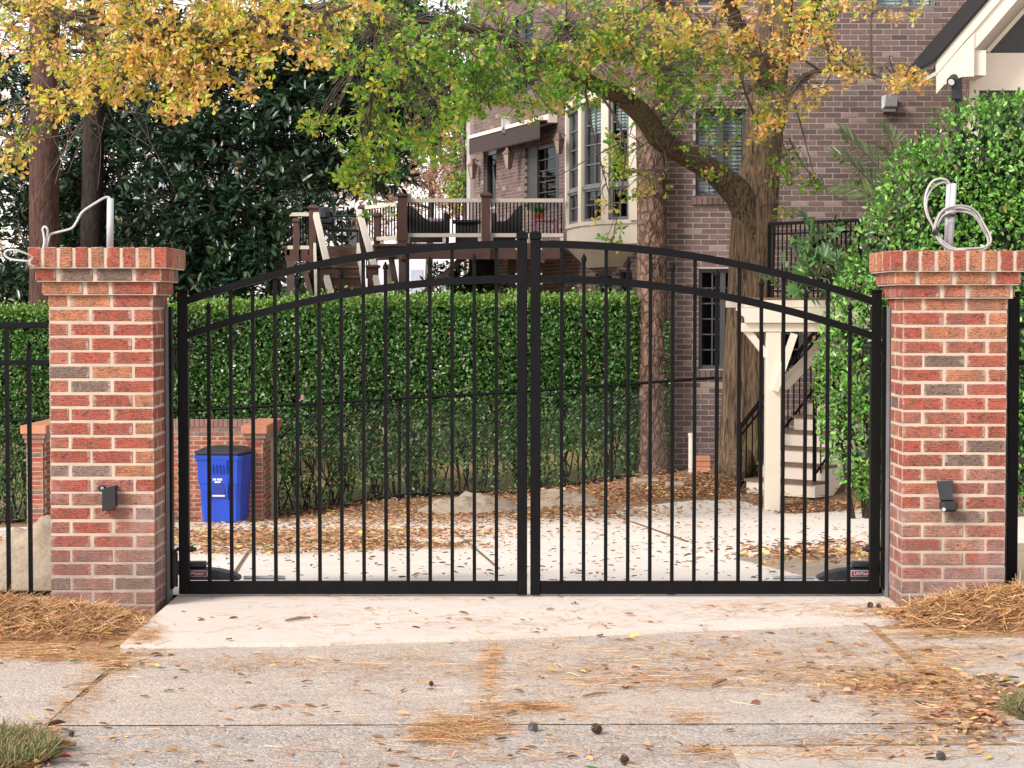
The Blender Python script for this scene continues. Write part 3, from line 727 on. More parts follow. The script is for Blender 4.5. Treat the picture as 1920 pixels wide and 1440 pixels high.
# ================================================================ frames for oblique walls
class FR:
    def __init__(s, O, U):
        s.O = Vector(O); s.O.z = 0; s.U = Vector((U[0], U[1], 0)).normalized(); s.N = Vector((s.U.y, -s.U.x, 0))
        if s.N.y > 0: s.N = -s.N
    def p(s, u, n, z): return s.O + s.U*u + s.N*n + Vector((0, 0, z))
    def u_at(s, px):        # where the camera ray of a pixel column meets the plane
        k = (px - 960) / F * math.cos(TH); # x = k*y (close enough at eye level)
        k = (px - 960) / F
        den = s.U.x - k*s.U.y
        return (k*s.O.y - s.O.x) / den
    def z_at(s, px, py, n=0):
        q = s.p(s.u_at(px), n, 0); return P(px, py, q.y).z
    def box(s, m, u0, u1, n0, n1, z0, z1):
        c = [s.p(u, n, z) for z in (z0, z1) for u, n in ((u0, n0), (u1, n0), (u1, n1), (u0, n1))]
        return m.add(c, [(0,3,2,1),(4,5,6,7),(0,1,5,4),(1,2,6,5),(2,3,7,6),(3,0,4,7)])
def holes(m, fr, u0, u1, z0, z1, ops, n0, n1):
    us = sorted({u0, u1, *[v for o in ops for v in o[:2] if u0 < v < u1]}); zs = sorted({z0, z1, *[v for o in ops for v in o[2:] if z0 < v < z1]})
    for a, b in zip(us, us[1:]):
        for c, d_ in zip(zs, zs[1:]):
            um, zm = (a+b)/2, (c+d_)/2
            if any(o[0] < um < o[1] and o[2] < zm < o[3] for o in ops): continue
            fr.box(m, a, b, n0, n1, c, d_)
def brick_spots(u0, u1, z0, z1, ops, pl, ph, jt):
    out = []; c = 0; z = z0
    while z < z1:
        u = u0 - (pl/2 if c % 2 else 0)
        while u < u1:
            segs = [(max(u, u0), min(u + pl - jt, u1))]
            for o in ops:
                if z + ph*.5 > o[2] and z + ph*.5 < o[3]:
                    ns = []
                    for a, b in segs:
                        if b <= o[0] or a >= o[1]: ns.append((a, b))
                        else:
                            if a < o[0] - .02: ns.append((a, o[0]))
                            if b > o[1] + .02: ns.append((o[1], b))
                    segs = ns
            out += [(a, b, z) for a, b in segs if b - a > .03]
            u += pl
        z += ph; c += 1
    return out
def window(par, fr, u0, u1, z0, z1, cols, rows, mat, n=-.08, blind=None, bl=(0, 1), fw=.05, name='window', dbl=False):
    m = MB(); d0, d1 = n-.05, n+.02
    fr.box(m, u0, u0+fw, d0, d1, z0, z1); fr.box(m, u1-fw, u1, d0, d1, z0, z1)
    fr.box(m, u0+fw, u1-fw, d0, d1, z0, z0+fw); fr.box(m, u0+fw, u1-fw, d0, d1, z1-fw, z1)
    if dbl: fr.box(m, (u0+u1)/2-fw*.7, (u0+u1)/2+fw*.7, d0, d1-.001, z0+fw, z1-fw)
    f = m.build(name, mat, par)
    g = MB()
    for i in range(1, cols):
        u = u0+fw + (u1-u0-2*fw)*i/cols; fr.box(g, u-.009, u+.009, n-.03, n+.006, z0+fw, z1-fw)
    for j in range(1, rows):
        z = z0+fw + (z1-z0-2*fw)*j/rows; fr.box(g, u0+fw, u1-fw, n-.029, n+.005, z-.009, z+.009)
    if cols*rows > 1: g.build('muntin', mat, f)
    for i in range(cols):
        for j in range(rows):
            ua = u0+fw + (u1-u0-2*fw)*i/cols + .0092; ub = u0+fw + (u1-u0-2*fw)*(i+1)/cols - .0092
            za = z0+fw + (z1-z0-2*fw)*j/rows + .0092; zb = z0+fw + (z1-z0-2*fw)*(j+1)/rows - .0092
            MB().add([fr.p(ua, n-.02, za), fr.p(ub, n-.02, za), fr.p(ub, n-.02, zb), fr.p(ua, n-.02, zb)], [(0,1,2,3)]).build('pane', M['glass'], f)
    r = MB(); fr.box(r, u0, u1, n-.62, n-.60, z0, z1); fr.box(r, u0-.01, u0, n-.6, n-.05, z0, z1); fr.box(r, u1, u1+.01, n-.6, n-.05, z0, z1)
    fr.box(r, u0, u1, n-.6, n-.05, z0-.01, z0); fr.box(r, u0, u1, n-.6, n-.05, z1, z1+.01); r.build('interior', M['shade_black'], f)  # near-black box stands in for the darkness of the unlit room
    if blind:
        b = MB(); za, zb = z0 + (z1-z0)*bl[0] + .03, z0 + (z1-z0)*bl[1] - .03; k = max(2, int((zb-za)/.05))
        for i in range(k):
            z = za + (zb-za)*i/k; c = [fr.p(u0+fw, n-.10, z), fr.p(u1-fw, n-.10, z), fr.p(u1-fw, n-.125, z+.047), fr.p(u0+fw, n-.125, z+.047)]
            b.add(c, [(0,1,2,3)])
        b.build('blind', blind, f)
    return f

# ================================================================ BRICK BIN ENCLOSURE, CART
def bin_enclosure():
    random.seed(5); D0, D1 = 24.4, 25.75
    zb = Z(984, 24.6) - .12
    t = thing('brick_enclosure', 'low brick bin enclosure with two end piers around the blue cart', 'wall', (X(270, 25), 25, zb))
    ph, pl, jt = .0575, .205, .009; bh = ph - jt; cache = {}
    def mesh(l, w_, h):
        k = (round(l, 3), round(w_, 3), round(h, 3))
        if k not in cache: cache[k] = brick_mesh('brick', *k, PB, .002)
        return cache[k]
    core = MB()
    xl0, xl1 = X(47, D0), X(47, D0) + .20; xr0, xr1 = X(461, D0), X(461, D0) + .20
    ztop_ = Z(800, D0); nc = int((ztop_ - .19 - zb) / ph)
    for xa, xb in ((xl0, xl1), (xr0, xr1)):            # end piers and wing walls
        core.box(xa+.004, xb-.004, D0+.004, D1+.2, zb-.1, zb + nc*ph)
        for c in range(nc):
            z = zb + c*ph + bh/2
            inst('brick', mesh(xb-xa, .095, bh), t, ((xa+xb)/2, D0+.0475, z), colr=brick_col(.5, .15))
            for k in range(3):
                y = D0 + .10 + (.1 if c % 2 else 0) + k*.21
                inst('brick', mesh(.05, .2, bh), t, (xb-.025, y+.1, z), colr=brick_col(.5, .15))
        z = zb + nc*ph
        for k, st in enumerate((.018, .036)):
            core.box(xa-st+.004, xb+st-.004, D0-st+.004, D1+.2, z, z+ph)
            inst('brick', mesh(xb-xa+2*st, .1, bh), t, ((xa+xb)/2, D0-st+.05, z+bh/2), colr=brick_col(.8, .5)); z += ph
        zc = z - .003
        MB().cbox(xa-.06, xb+.06, D0-.06, D1+.2, zc, zc+.105, .008).build('cap', M['cap_brick'], t)
    core.box(xl1, xr0, D1+.004, D1+.2, zb-.1, zb + (nc+2)*ph + .09)
    for a, b, z in brick_spots(xl1, xr0, zb, zb + (nc+2)*ph - .001, [], pl, ph, jt):
        inst('brick', mesh(b-a, .05, bh), t, ((a+b)/2, D1+.025, z+bh/2), colr=brick_col(.5, .15))
    z = zb + (nc+2)*ph; u = xl1
    while u < xr0 - .05:
        inst('brick', mesh(.052, .06, .10), t, (u+.026, D1+.02, z+.05), colr=brick_col(1, .4)); u += .0615
    core.build('mortar', M['mortar'], t)
plain('cap_brick', (.46, .20, .12), .85, .2, 5, 0, .3, .5, 60)
bin_enclosure()
def cart():
    p = G(416, 984); t = thing('wheeled_bin', 'blue wheeled recycling cart with dark lid inside the brick enclosure', 'bin', (p.x, p.y + .3, gz(p.x, p.y)+.015), rz=R(-8))
    t.scale = (.94, .94, .96)
    h = .80
    def ring(z, wx, wy, c): return [(-wx, -wy+c, z), (-wx+c, -wy, z), (wx-c, -wy, z), (wx, -wy+c, z), (wx, wy-c, z), (wx-c, wy, z), (-wx+c, wy, z), (-wx, wy-c, z)]
    def loft(rings):
        vs = [v for r in rings for v in r]; k = 8; fs = [(i*k+j, i*k+(j+1) % k, (i+1)*k+(j+1) % k, (i+1)*k+j) for i in range(len(rings)-1) for j in range(k)]
        return MB().add(vs, fs + [tuple(range(k))[::-1], tuple((len(rings)-1)*k+j for j in range(k))])
    B = M['blue_plastic']
    loft([ring(0, .245, .22, .04), ring(.02, .25, .23, .04), ring(.50, .272, .275, .045), ring(.501, .285, .29, .045), ring(.80, .298, .315, .05)]).build('body', B, t, True)
    loft([ring(.80, .315, .335, .05), ring(.855, .325, .345, .05), ring(.858, .32, .34, .05)]).build('rim', B, t, True)
    loft([ring(.859, .30, .33, .05), ring(.885, .325, .35, .05), ring(.90, .325, .35, .05), ring(.935, .25, .28, .06), ring(.95, .21, .24, .06)]).build('lid', M['lid_plastic'], t, True)
    # front panel: ribbed skirt, recess with lift bar
    y = lambda z: -(.23 + (.275-.23)*(z-.02)/.48) if z < .5 else -(.29 + .025*(z-.5)/.3)
    m = MB().add([(-.14, y(.62)-.004, .62), (.12, y(.62)-.004, .62), (.12, -.345, .80), (-.14, -.345, .80), (-.14, y(.62)+.03, .62), (.12, y(.62)+.03, .62), (.12, -.30, .80), (-.14, -.30, .80)],
                 [(0,1,2,3), (0,4,5,1), (1,5,6,2), (3,7,4,0), (4,7,6,5)]).build('grip_panel', B, t, True)
    for i in range(6):
        x = -.12 + .045*i; MB().add([(x, y(.63)-.02, .63), (x+.016, y(.63)-.02, .63), (x+.012, -.352, .74), (x+.004, -.352, .74), (x, y(.63), .63), (x+.016, y(.63), .63), (x+.012, -.32, .74), (x+.004, -.32, .74)],
                 [(0,1,2,3), (0,4,5,1), (1,5,6,2), (2,6,7,3), (3,7,4,0)]).build('rib', B, m, True)
    MB().cbox(-.14, -.125, y(.5)-.012, y(.5)+.04, .30, .60, .004).build('channel_edge', B, t, True)
    MB().cbox(.105, .12, y(.5)-.012, y(.5)+.04, .30, .60, .004).build('channel_edge', B, t, True)
    MB().box(-.075, .07, y(.45)-.003, y(.45)+.02, .34, .47).build('recess_shade', M['shaded_blue'], t, True)  # flat patch; the hollow's shade is painted by the darker blue
    MB().tube([(-.085, y(.36)-.028, .345), (.08, y(.36)-.028, .345)], .012, 8).build('lift_bar', M['fixture_white'], t, True)
    k = MB()                                       # worn two-line white stamp, too worn to read
    for x, w_ in ((-.075, .022), (-.048, .016), (-.020, .020), (.005, .018), (.028, .020)): k.box(x, x+w_, y(.55)-.010, y(.55)-.007, .540, .566)
    for x, w_ in ((-.052, .03), (-.018, .018), (.004, .022)): k.box(x, x+w_, y(.55)-.0095, y(.55)-.0065, .510, .530)
    k.build('stamp', M['white_mark'], t, True)
    for s in (-1, 1): MB().tube([(s*.20, .25, .10), (s*.25, .25, .10)], .10, 14).build('wheel', M['black_plastic'], t, True)
plain('shaded_blue', (.008, .03, .24), .45, .1)  # darker copy of the cart's blue, with recess shade in the colour
cart()

# ================================================================ HEDGE, CHAIN-LINK FENCE
HY = 26.6
def htop(x): return Z(562, HY) - .20*ss(-1, -6.5, x) if x > -20 else 0
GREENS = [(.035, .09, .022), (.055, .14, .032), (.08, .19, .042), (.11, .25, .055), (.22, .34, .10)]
def hedge():
    x0, x1 = -9.2, X(1192, HY); t = thing('hedge', 'long clipped green hedge behind the black gate', 'hedge', ((x0+x1)/2, HY+.4, gz(-2, HY)))
    n = 120000
    x = RNG.uniform(x0, x1, n); v = RNG.random(n)**.75; b = np.array([gz(a, HY) for a in x]); top = np.array([Z(562, HY) - .15*ss(0, 1, (-(a)-1)/5.5) for a in x])
    bump_ = np.array([mnoise.fractal(Vector((a*1.6, c*4.5, 3.1)), 1, 2, 3) for a, c in zip(x, v)])
    z = b + .02 + (top - b + .03*bump_) * v
    dep = np.where(RNG.random(n) < .68, RNG.exponential(.10, n), RNG.random(n)*.9); y = HY + .06*bump_ + dep - .05
    tp = RNG.random(n) < .16
    z[tp] = (top + .05*bump_ + RNG.normal(0, .03, n) + np.where(RNG.random(n) < .06, RNG.random(n)*.13, 0))[tp]; y[tp] = (HY + RNG.random(n)*1.0)[tp]
    rt = RNG.random(n) < .05; x[rt] = x1 + RNG.normal(0, .05, n)[rt]; y[rt] = (HY + RNG.random(n)*.9)[rt]
    h01 = (z - b) / (top - b)
    hole = np.array([mnoise.fractal(Vector((a*2.2, c*2.2, 9)), 1, 2, 4) for a, c in zip(x, z)])
    keep = RNG.random(n) < np.clip(.62 + h01*1.5, 0, 1); keep &= ~((hole > .26 + 1.2*np.clip(h01-.1, 0, 1)) & (RNG.random(n) < .93))
    C = np.stack([x, y, z], 1)[keep]; n = len(C); h01 = h01[keep]
    D = unit(RNG.normal(size=(n, 3)) + np.array([0, -.5, .25])); Nn = unit(RNG.normal(0, .75, (n, 3)) + np.array([-.1, -.6, .65]))
    L = RNG.uniform(.04, .066, n); c = pick(GREENS, [3, 5, 4, 2.2, .5], n)
    pn = np.array([mnoise.noise(Vector((a*.8, b_*1.3, 5))) for a, b_ in zip(C[:, 0], C[:, 2])]); c *= (1 + .45*pn)[:, None]; dead = (RNG.random(n) < .012); c[dead] = (.30, .16, .08); fresh = (h01 > .965); c[fresh] = pick([(.10, .22, .03), (.16, .28, .05), (.22, .33, .07)], [3, 3, 1], fresh.sum())
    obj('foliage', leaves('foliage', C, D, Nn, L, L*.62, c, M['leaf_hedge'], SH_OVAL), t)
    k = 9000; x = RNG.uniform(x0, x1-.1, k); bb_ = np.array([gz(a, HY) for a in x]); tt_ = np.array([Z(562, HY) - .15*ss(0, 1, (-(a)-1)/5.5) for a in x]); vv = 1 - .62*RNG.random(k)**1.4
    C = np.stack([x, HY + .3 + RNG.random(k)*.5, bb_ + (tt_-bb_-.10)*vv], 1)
    obj('inner_foliage', leaves('inner_foliage', C, rnd(k), unit(RNG.normal(0, .5, (k, 3)) + [0, -1, .2]), np.full(k, .15), np.full(k, .11), pick([(.018, .045, .014), (.03, .07, .02)], [1, 1], k), M['leaf_hedge'], SH_OVAL), t)  # very dark leaf colour puts the shaded gaps inside the hedge
    s = MB(); random.seed(3)
    for i in range(190):
        a = random.uniform(x0, x1); y_ = HY + .1 + random.random()*.6; z0 = gz(a, HY)-.03; pts = [Vector((a, y_, z0))]
        for k in range(4): pts.append(pts[-1] + Vector((random.uniform(-.10, .10), random.uniform(-.05, .05), .28)))
        s.tube(pts, [.014, .012, .010, .008, .005], 5)
        for k in range(2):
            q = pts[random.choice((1, 2))]; s.tube([q, q + Vector((random.uniform(-.2, .2), random.uniform(-.1, .05), .2)), q + Vector((random.uniform(-.3, .3), random.uniform(-.1, .05), .45))], [.007, .006, .003], 4)
    s.build('stems', M['dark_bark'], t)
hedge()
def chain_link():
    Y = 26.3; xa, xb = -9.2, X(1348, Y)
    top = interp([(X(0, Y), Z(790, Y)), (X(340, Y), Z(771, Y)), (X(985, Y), Z(734, Y)), (X(1345, Y), Z(708, Y))])
    t = thing('chain_link_fence', 'low black chain-link fence running in front of the hedge', 'fence', (0, Y, gz(0, Y)))
    MB().tube([(x, Y, top(x)) for x in lin(xa, xb, 30)], .019, 8).build('top_rail', BM, t)
    for px in (60, 748, 1147, 1346, -300):
        x = X(px, Y); MB().tube([(x, Y+.02, gz(x, Y)-.1), (x, Y+.02, top(x))], .021, 8).build('post', BM, t)
    m = MB(); s = .056; x = xa
    H = lambda x: (gz(x, Y) + .02, top(x) - .02)
    x = xa - 1.5
    while x < xb:
        for sg in (1, -1):
            pts = []; x_, k = x, 0
            z0 = H(x)[0]; run = H(x)[1] - z0
            a, b = (x, z0), (x + run, z0 + run)
            if sg < 0: a, b = (x + run, z0), (x, z0 + run)
            # clip to the panel ends
            (ax, az), (bx, bz) = a, b
            def clip(ax, az, bx, bz):
                if ax > bx: ax, az, bx, bz = bx, bz, ax, az
                if bx < xa or ax > xb: return None
                if ax < xa: az += (bz-az)*(xa-ax)/(bx-ax); ax = xa
                if bx > xb: bz = az + (bz-az)*(xb-ax)/(bx-ax); bx = xb
                return ax, az, bx, bz
            q = clip(ax, az, bx, bz)
            if q: m.tube([(q[0], Y-.004*sg, q[1]), (q[2], Y-.004*sg, q[3])], .0007, 3, False)
        x += s
    o = m.build('wire_mesh', M['black_plastic'], t); o['kind'] = 'stuff'
chain_link()

# ================================================================ THE BRICK HOUSE
HB, HM = M['house_brick'], M['house_mortar']
house = thing('brick_house', 'large brown brick house behind the gate with bay window', 'house', (4, 30, gz(4, 27)))
fr1 = FR((X(1238, 27), 27, 0), (1, 0)); s27 = F/27
def U(px): return X(px, 27) - fr1.O.x
ops1 = [(U(1303), U(1398), Z(369, 27), Z(203, 27)), (U(1310), U(1402), Z(692, 27), Z(504, 27)), (U(1462), U(1507), Z(692, 27), Z(560, 27)), (U(1638), U(1750), Z(16, 27), Z(-150, 27)),
        (U(1300), U(1400), Z(10, 27), Z(-150, 27))]
u1 = 7.0; zlo, zhi = -1.2, 8.6
wallm = MB(); holes(wallm, fr1, 0, u1, zlo, zhi, ops1, -.3, 0); wallm.build('wall', HM, house); wallm = MB()
PLh, PHh, JTh = .222, .0745, .014
sp1 = brick_spots(0, u1, zlo, zhi, ops1, PLh, PHh, JTh)
stuff = MB()
def bx(fr, m, a, b, z, n0=-.05, n1=.006): fr.box(m, a, b, n0, n1, z, z + PHh - JTh)
def vis(a, z):      # open wall between the oak and the shrub, where single bricks show largest
    x = fr1.O.x + a; return 3.75 < x < 5.75 and Z(395, 27) < z < Z(40, 27)
ind = [s_ for s_ in sp1 if vis(s_[0], s_[2])]; random.seed(9); ind.sort(key=lambda s_: abs(fr1.O.x + s_[0] - 4.7)); indset = set(ind[:300]); bc = {}
for a, b, z in sp1:
    if (a, b, z) in indset:
        k = round(b-a, 3)
        if k not in bc: bc[k] = MB().box(-k/2, k/2, -.03, .03, -(PHh-JTh)/2, (PHh-JTh)/2).mesh('brick', HB)
        inst('brick', bc[k], house, (fr1.O.x + (a+b)/2, 27 + .024 + random.uniform(-.002, .002), z + (PHh-JTh)/2))
    else: bx(fr1, stuff, a, b, z, n1=.006 + random.uniform(-.002, .002))
# far wing, set back and turned
W0, W1 = Vector((2.40, 34.0, 0)), Vector((X(889, 43.5), 43.5, 0))
fr2 = FR(W0, W1 - W0); L2 = (W1 - W0).length
def U2(px): return fr2.u_at(px)
def op2(pa, pb, y0, y1, ref):       # opening by pixel edges; heights measured at column ref
    return (min(U2(pa), U2(pb)), max(U2(pa), U2(pb)), fr2.z_at(ref, y1), fr2.z_at(ref, y0))
french = op2(984, 1048, 262, 388, 1040); door = op2(907, 931, 283, 390, 910)
base1 = op2(1117, 1147, 512, 566, 1130); base2 = op2(1156, 1186, 505, 566, 1170)
up1 = op2(900, 930, 60, 190, 915); up2 = op2(955, 1000, 25, 175, 980)
ops2 = [french, door, base1, base2, up1, up2]
holes(wallm, fr2, 0, L2, zlo-.3, 9.2, ops2, -.3, 0)
for a, b, z in brick_spots(0, L2, zlo-.3, 9.2, ops2, PLh, .070, JTh): bx(fr2, stuff, a, b, z)
# short return walls behind
fr3 = FR(W1, (0.3, 1)); holes(wallm, FR(W1 + Vector((0, 0, 0)), (1, .3)), 0, 6, zlo-.3, 9.2, [], -.6, -.31)
wallm.build('wall', HM, house)
o = stuff.build('brickwork', HB, house); o['kind'] = 'stuff'
GF, DF = M['grey_frame'], M['dark_frame']
window(house, fr1, *ops1[0], 4, 5, DF, blind=M['blind'], bl=(0, 1), dbl=True)
window(house, fr1, *ops1[1], 4, 6, DF, dbl=True); window(house, fr1, *ops1[2], 2, 4, DF)
window(house, fr1, *ops1[3], 3, 4, GF, blind=M['mint_blind'], dbl=True); window(house, fr1, *ops1[4], 3, 4, DF)
window(house, fr2, *base1, 2, 2, DF); window(house, fr2, *base2, 2, 2, DF); window(house, fr2, *up1, 2, 4, DF); window(house, fr2, *up2, 2, 4, DF)
for o_, zz in ((ops1[0], ops1[0][2]), (ops1[1], ops1[1][2])):
    n = int((o_[1]-o_[0]+.1)/.072); sill = MB()
    for i in range(n):
        k = MB(); u = o_[0]-.05 + i*.072; fr1.box(k, u, u+.062, -.05, .05, zz-.105, zz-.012); k.build('sill_brick', HB, house)
f = window(house, fr2, *french, 2, 5, M['door_dark'], fw=.11, name='french_door')
m = MB(); fr2.box(m, french[0]-.0, french[0]+.16, -.02, .01, french[2], french[3]); m.build('shutter', M['screen_dark'], f); m = MB(); fr2.box(m, french[1]-.62*(french[1]-french[0])*.5, french[1], -.10, -.045, french[2], french[3]); m.build('curtain', M['screen_dark'], f)
window(house, fr2, *door, 1, 1, M['door_dark'], fw=.1, name='side_door')
# awning over the french door
ua, ub = U2(1045), U2(910); za, zb_ = fr2.z_at(1040, 226), fr2.z_at(1040, 240)
m = MB(); fr2.box(m, ua-.05, ub, .02, .20, za-.06, za+.10); aw = m.build('awning_box', M['cream_paint'], house)
m = MB(); n = 30
for i in range(n):
    u = ua + (ub-ua)*i/n; k = (ub-ua)/n
    m.add([fr2.p(u, .36, za-.02), fr2.p(u+k, .36, za-.02), fr2.p(u+k, .36, za-.34), fr2.p(u+k*.5, .36, za-.39), fr2.p(u, .36, za-.34)], [(0,1,2,3,4)])
fr2.box(m, ua, ub, .19, .355, za-.05, za-.01); m.build('valance', M['awning_cloth'], aw)
m = MB(); fr2.box(m, ua-.03, ub+.02, .30, .38, za-.02, za+.05); m.build('front_bar', M['cream_paint'], aw)
# bay window
bayp = [(1062, 37.1), (1088, 35.7), (1134, 34.7), (1198, 34.4), (1226, 35.2)]
bp = [Vector((X(px, d_), d_, 0)) for px, d_ in bayp]
def bz(py, d_): return Z(py, d_)
cz = sum(p.y for p in bp[1:4])/3
zb0, zb1, zb2, zb3, zb4 = Z(457, 34.6), Z(414, 34.6), Z(347, 34.6), Z(183, 34.6), Z(165, 34.6)
cap_ = MB(); posts = []
for i in range(4):
    fr = FR(bp[i], bp[i+1]-bp[i]); L = (bp[i+1]-bp[i]).length
    m = MB(); fr.box(m, 0, L, -.15, 0, zb0, zb1-.051); m.build('bay_panel', M['cream_paint'], house)
    m = MB(); fr.box(m, -.02, L+.02, -.15, .05, zb3, zb4); m.build('bay_cornice', M['cream_paint'], house)
    m = MB(); fr.box(m, -.01, L+.01, -.15, .03, zb1-.05, zb1+.02); m.build('bay_sill', M['cream_paint'], house)
    m = MB(); fr.box(m, -.07, .07, -.15, .02, zb1, zb3); m.build('bay_mullion', M['cream_paint'], house)
    if i < 3:
        fl = {0: (.09, L-.09), 1: (.09, L-.09), 2: (.09, L-.20)}[i]
        window(house, fr, fl[0], fl[1], zb1+.03, zb2-.02, 2, 2, GF, -.05, M['mint_blind'], (.72, 1), .045)
        window(house, fr, fl[0], fl[1], zb2+.02, zb3-.02, 2, 4, GF, -.05, M['mint_blind'], (.62, 1), .045)
        m = MB(); fr.box(m, .07, L-.05, -.14, -.0, zb2-.025, zb2+.025); m.build('bay_rail', GF, house)
        if i == 2:
            m = MB(); fr.box(m, fl[1], L-.07, -.15, 0, zb1, zb3); m.build('bay_jamb', M['cream_paint'], house)
    else:
        m = MB(); fr.box(m, 0, L, -.15, 0, zb1, zb3); m.build('bay_side', M['cream_paint'], house)
cen = Vector((X(1150, 36.5), 36.5, 0)); vs = [(p.x, p.y, zb0-.002) for p in bp] + [((p.x*.55+cen.x*.45), p.y*.55+cen.y*.45, zb0-.38) for p in bp]
MB().add(vs, [(0,1,2,3,4)] + [(i, i+5, i+6, i+1) for i in range(4)] + [(5,6,7,8,9)]).build('bay_skirt', M['cream_beam'], house)
vs = [(p.x, p.y-.08, zb4) for p in bp] + [((p.x*.5+cen.x*.5), p.y*.5+cen.y*.5+.4, zb4+.55) for p in bp]
MB().add(vs, [(0,1,2,3,4)] + [(i, i+5, i+6, i+1) for i in range(4)] + [(5,6,7,8,9)]).build('bay_roof', M['copper'], house)
# wall lanterns and fittings (things of their own)
def lantern(px, py, d_, label, s=1.0):
    c = P(px, py, d_); t = thing('wall_lantern', label, 'lamp', c, group='copper wall lanterns')
    s *= .85; MB().lathe([(.055*s, -.20*s), (.06*s, -.185*s), (.105*s, .08*s), (.11*s, .09*s)], c, 4).xf(Matrix.Identity(4)).build('lamp_body', M['lamp_glass'], t)
    f = MB()
    for k in range(4):
        a = math.pi/2*k; f.tube([c + Vector((.058*s*math.cos(a), .058*s*math.sin(a), -.2*s)), c + Vector((.112*s*math.cos(a), .112*s*math.sin(a), .09*s))], .010*s, 4)
    f.lathe([(.064*s, -.225*s), (.064*s, -.2*s)], c, 4); f.build('frame', M['copper'], t)
    MB().lathe([(.135*s, .09*s), (.13*s, .105*s), (.06*s, .18*s), (.05*s, .22*s), (.012*s, .27*s)], c, 4).build('roof', M['copper'], t)
    MB().tube([c + Vector((0, 0, .22*s)), c + Vector((.05, .12, .26*s)), c + Vector((.14, .26, .2*s))], .014, 6).build('bracket', M['copper'], t)
lantern(886, 318, 43.0, 'copper lantern at the far left corner of the house', 1.05)
lantern(953, 297, 40.4, 'copper lantern between the side door and the french door', 1.15)
lantern(1048, 270, 36.9, 'copper lantern left of the bay window', .98)
def fixture(px, py, d_, wpx, hpx, label):
    c = P(px, py, d_); s_ = F/d_; w_, h_ = wpx/s_/2, hpx/s_/2; t = thing('wall_fixture', label, 'wall light', c)
    MB().add([(c.x-w_*.85, c.y-.16, c.z+h_), (c.x+w_*.9, c.y-.16, c.z+h_), (c.x+w_, c.y-.05, c.z-h_*.6), (c.x-w_*.8, c.y-.05, c.z-h_*.6), (c.x-w_, c.y+.1, c.z+h_*1.1), (c.x+w_, c.y+.1, c.z+h_*1.1), (c.x+w_, c.y+.1, c.z-h_), (c.x-w_, c.y+.1, c.z-h_)],
             [(0,1,2,3), (0,4,5,1), (1,5,6,2), (2,6,7,3), (3,7,4,0), (4,7,6,5)]).build('cover', M['fixture_white'], t)
    MB().box(c.x-w_*.9, c.x+w_*.9, c.y-.02, c.y+.1, c.z-h_*1.45, c.z-h_*1.02).build('box', M['grey_frame'], t)
fixture(1668, 192, 26.88, 25, 24, 'white metal wall fixture on the bare brick wall at right')
fixture(948, 232, 40.35, 15, 24, 'small white fixture above the awning')
c = P(1018, 487, 37.5); t = thing('flood_light', 'small pale flood lamp in the dark under the deck', 'lamp', c)
MB().lathe([(.02, -.06), (.05, -.02), (.055, .05)], c, 10).build('bulb', M['fixture_white'], t); MB().tube([c + Vector((0, 0, .04)), c + Vector((.04, 0, .2))], .015, 6).build('arm', M['dark_frame'], t)

# ================================================================ WOODEN DECK
DK = 37.0; BP, CP = M['brown_paint'], M['cream_beam']
dz = lambda py: Z(py, DK); dx = lambda px: X(px, DK); zf = dz(457)
deck = thing('wooden_deck', 'raised brown wooden deck with cream rails beside the house', 'deck', (dx(850), DK, gz(-1, 26)))
W3 = fr2.p(U2(930), .0, 0)
dl, dr = dx(535), dx(1056)
random.seed(4)
# deck plan: right part front edge at DK, left part set back one metre (behind the stair head)
SB = 38.3; xs_ = lambda px: X(px, SB)
for i in range(12):
    MB().box(dx(700) + .0, dr, DK + .02 + i*.5, DK + .5 + i*.5, zf-.04, zf).build('deck_board', M['brown_wood'], deck)
for i in range(10):
    MB().box(xs_(530), dx(700)-.01, SB + i*.45, SB + .43 + i*.45, zf-.04, zf-.002).build('deck_board', M['brown_wood'], deck)
MB().box(dx(757), dr, DK-.02, DK+.015, dz(486), dz(456)).build('fascia', BP, deck)
A, B_ = P(757, 470, DK), P(690, 470, SB)
MB().bar((A.x, A.y, (dz(486)+dz(456))/2), (B_.x, B_.y, (dz(486)+dz(456))/2), .04, dz(456)-dz(486)).build('fascia', BP, deck)
MB().box(xs_(535), xs_(600), SB-.02, SB+.015, Z(490, SB), Z(466, SB)).build('fascia', BP, deck)
def post(px, d_, ytop, ybot, w_=.15, nm='post'):
    x = X(px, d_); p = MB().box(x-w_/2, x+w_/2, d_-w_/2, d_+w_/2, Z(ybot, d_), Z(ytop+8, d_)).build(nm, BP, deck)
    MB().lathe([(w_*.72, 0), (w_*.98, .02), (w_*.98, .05), (w_*.5, .09)], (x, d_, Z(ytop+8, d_)), 4).xf(Matrix.Translation((x, d_, 0)) @ Matrix.Rotation(R(45), 4, 'Z') @ Matrix.Translation((-x, -d_, 0))).build('post_cap', BP, p)
    return x
post(755, DK-.05, 362, 462, .17); MB().box(dx(755)-.10, dx(755)+.10, DK-.15, DK+.05, dz(452), dz(432)).build('post_base', BP, deck)
post(911, DK-.05, 362, 486, .16)
post(681, SB, 385, 470, .14); post(708, SB-.4, 400, 470, .13); post(588, SB-.05, 385, 560, .15); post(556, SB, 410, 490, .11)
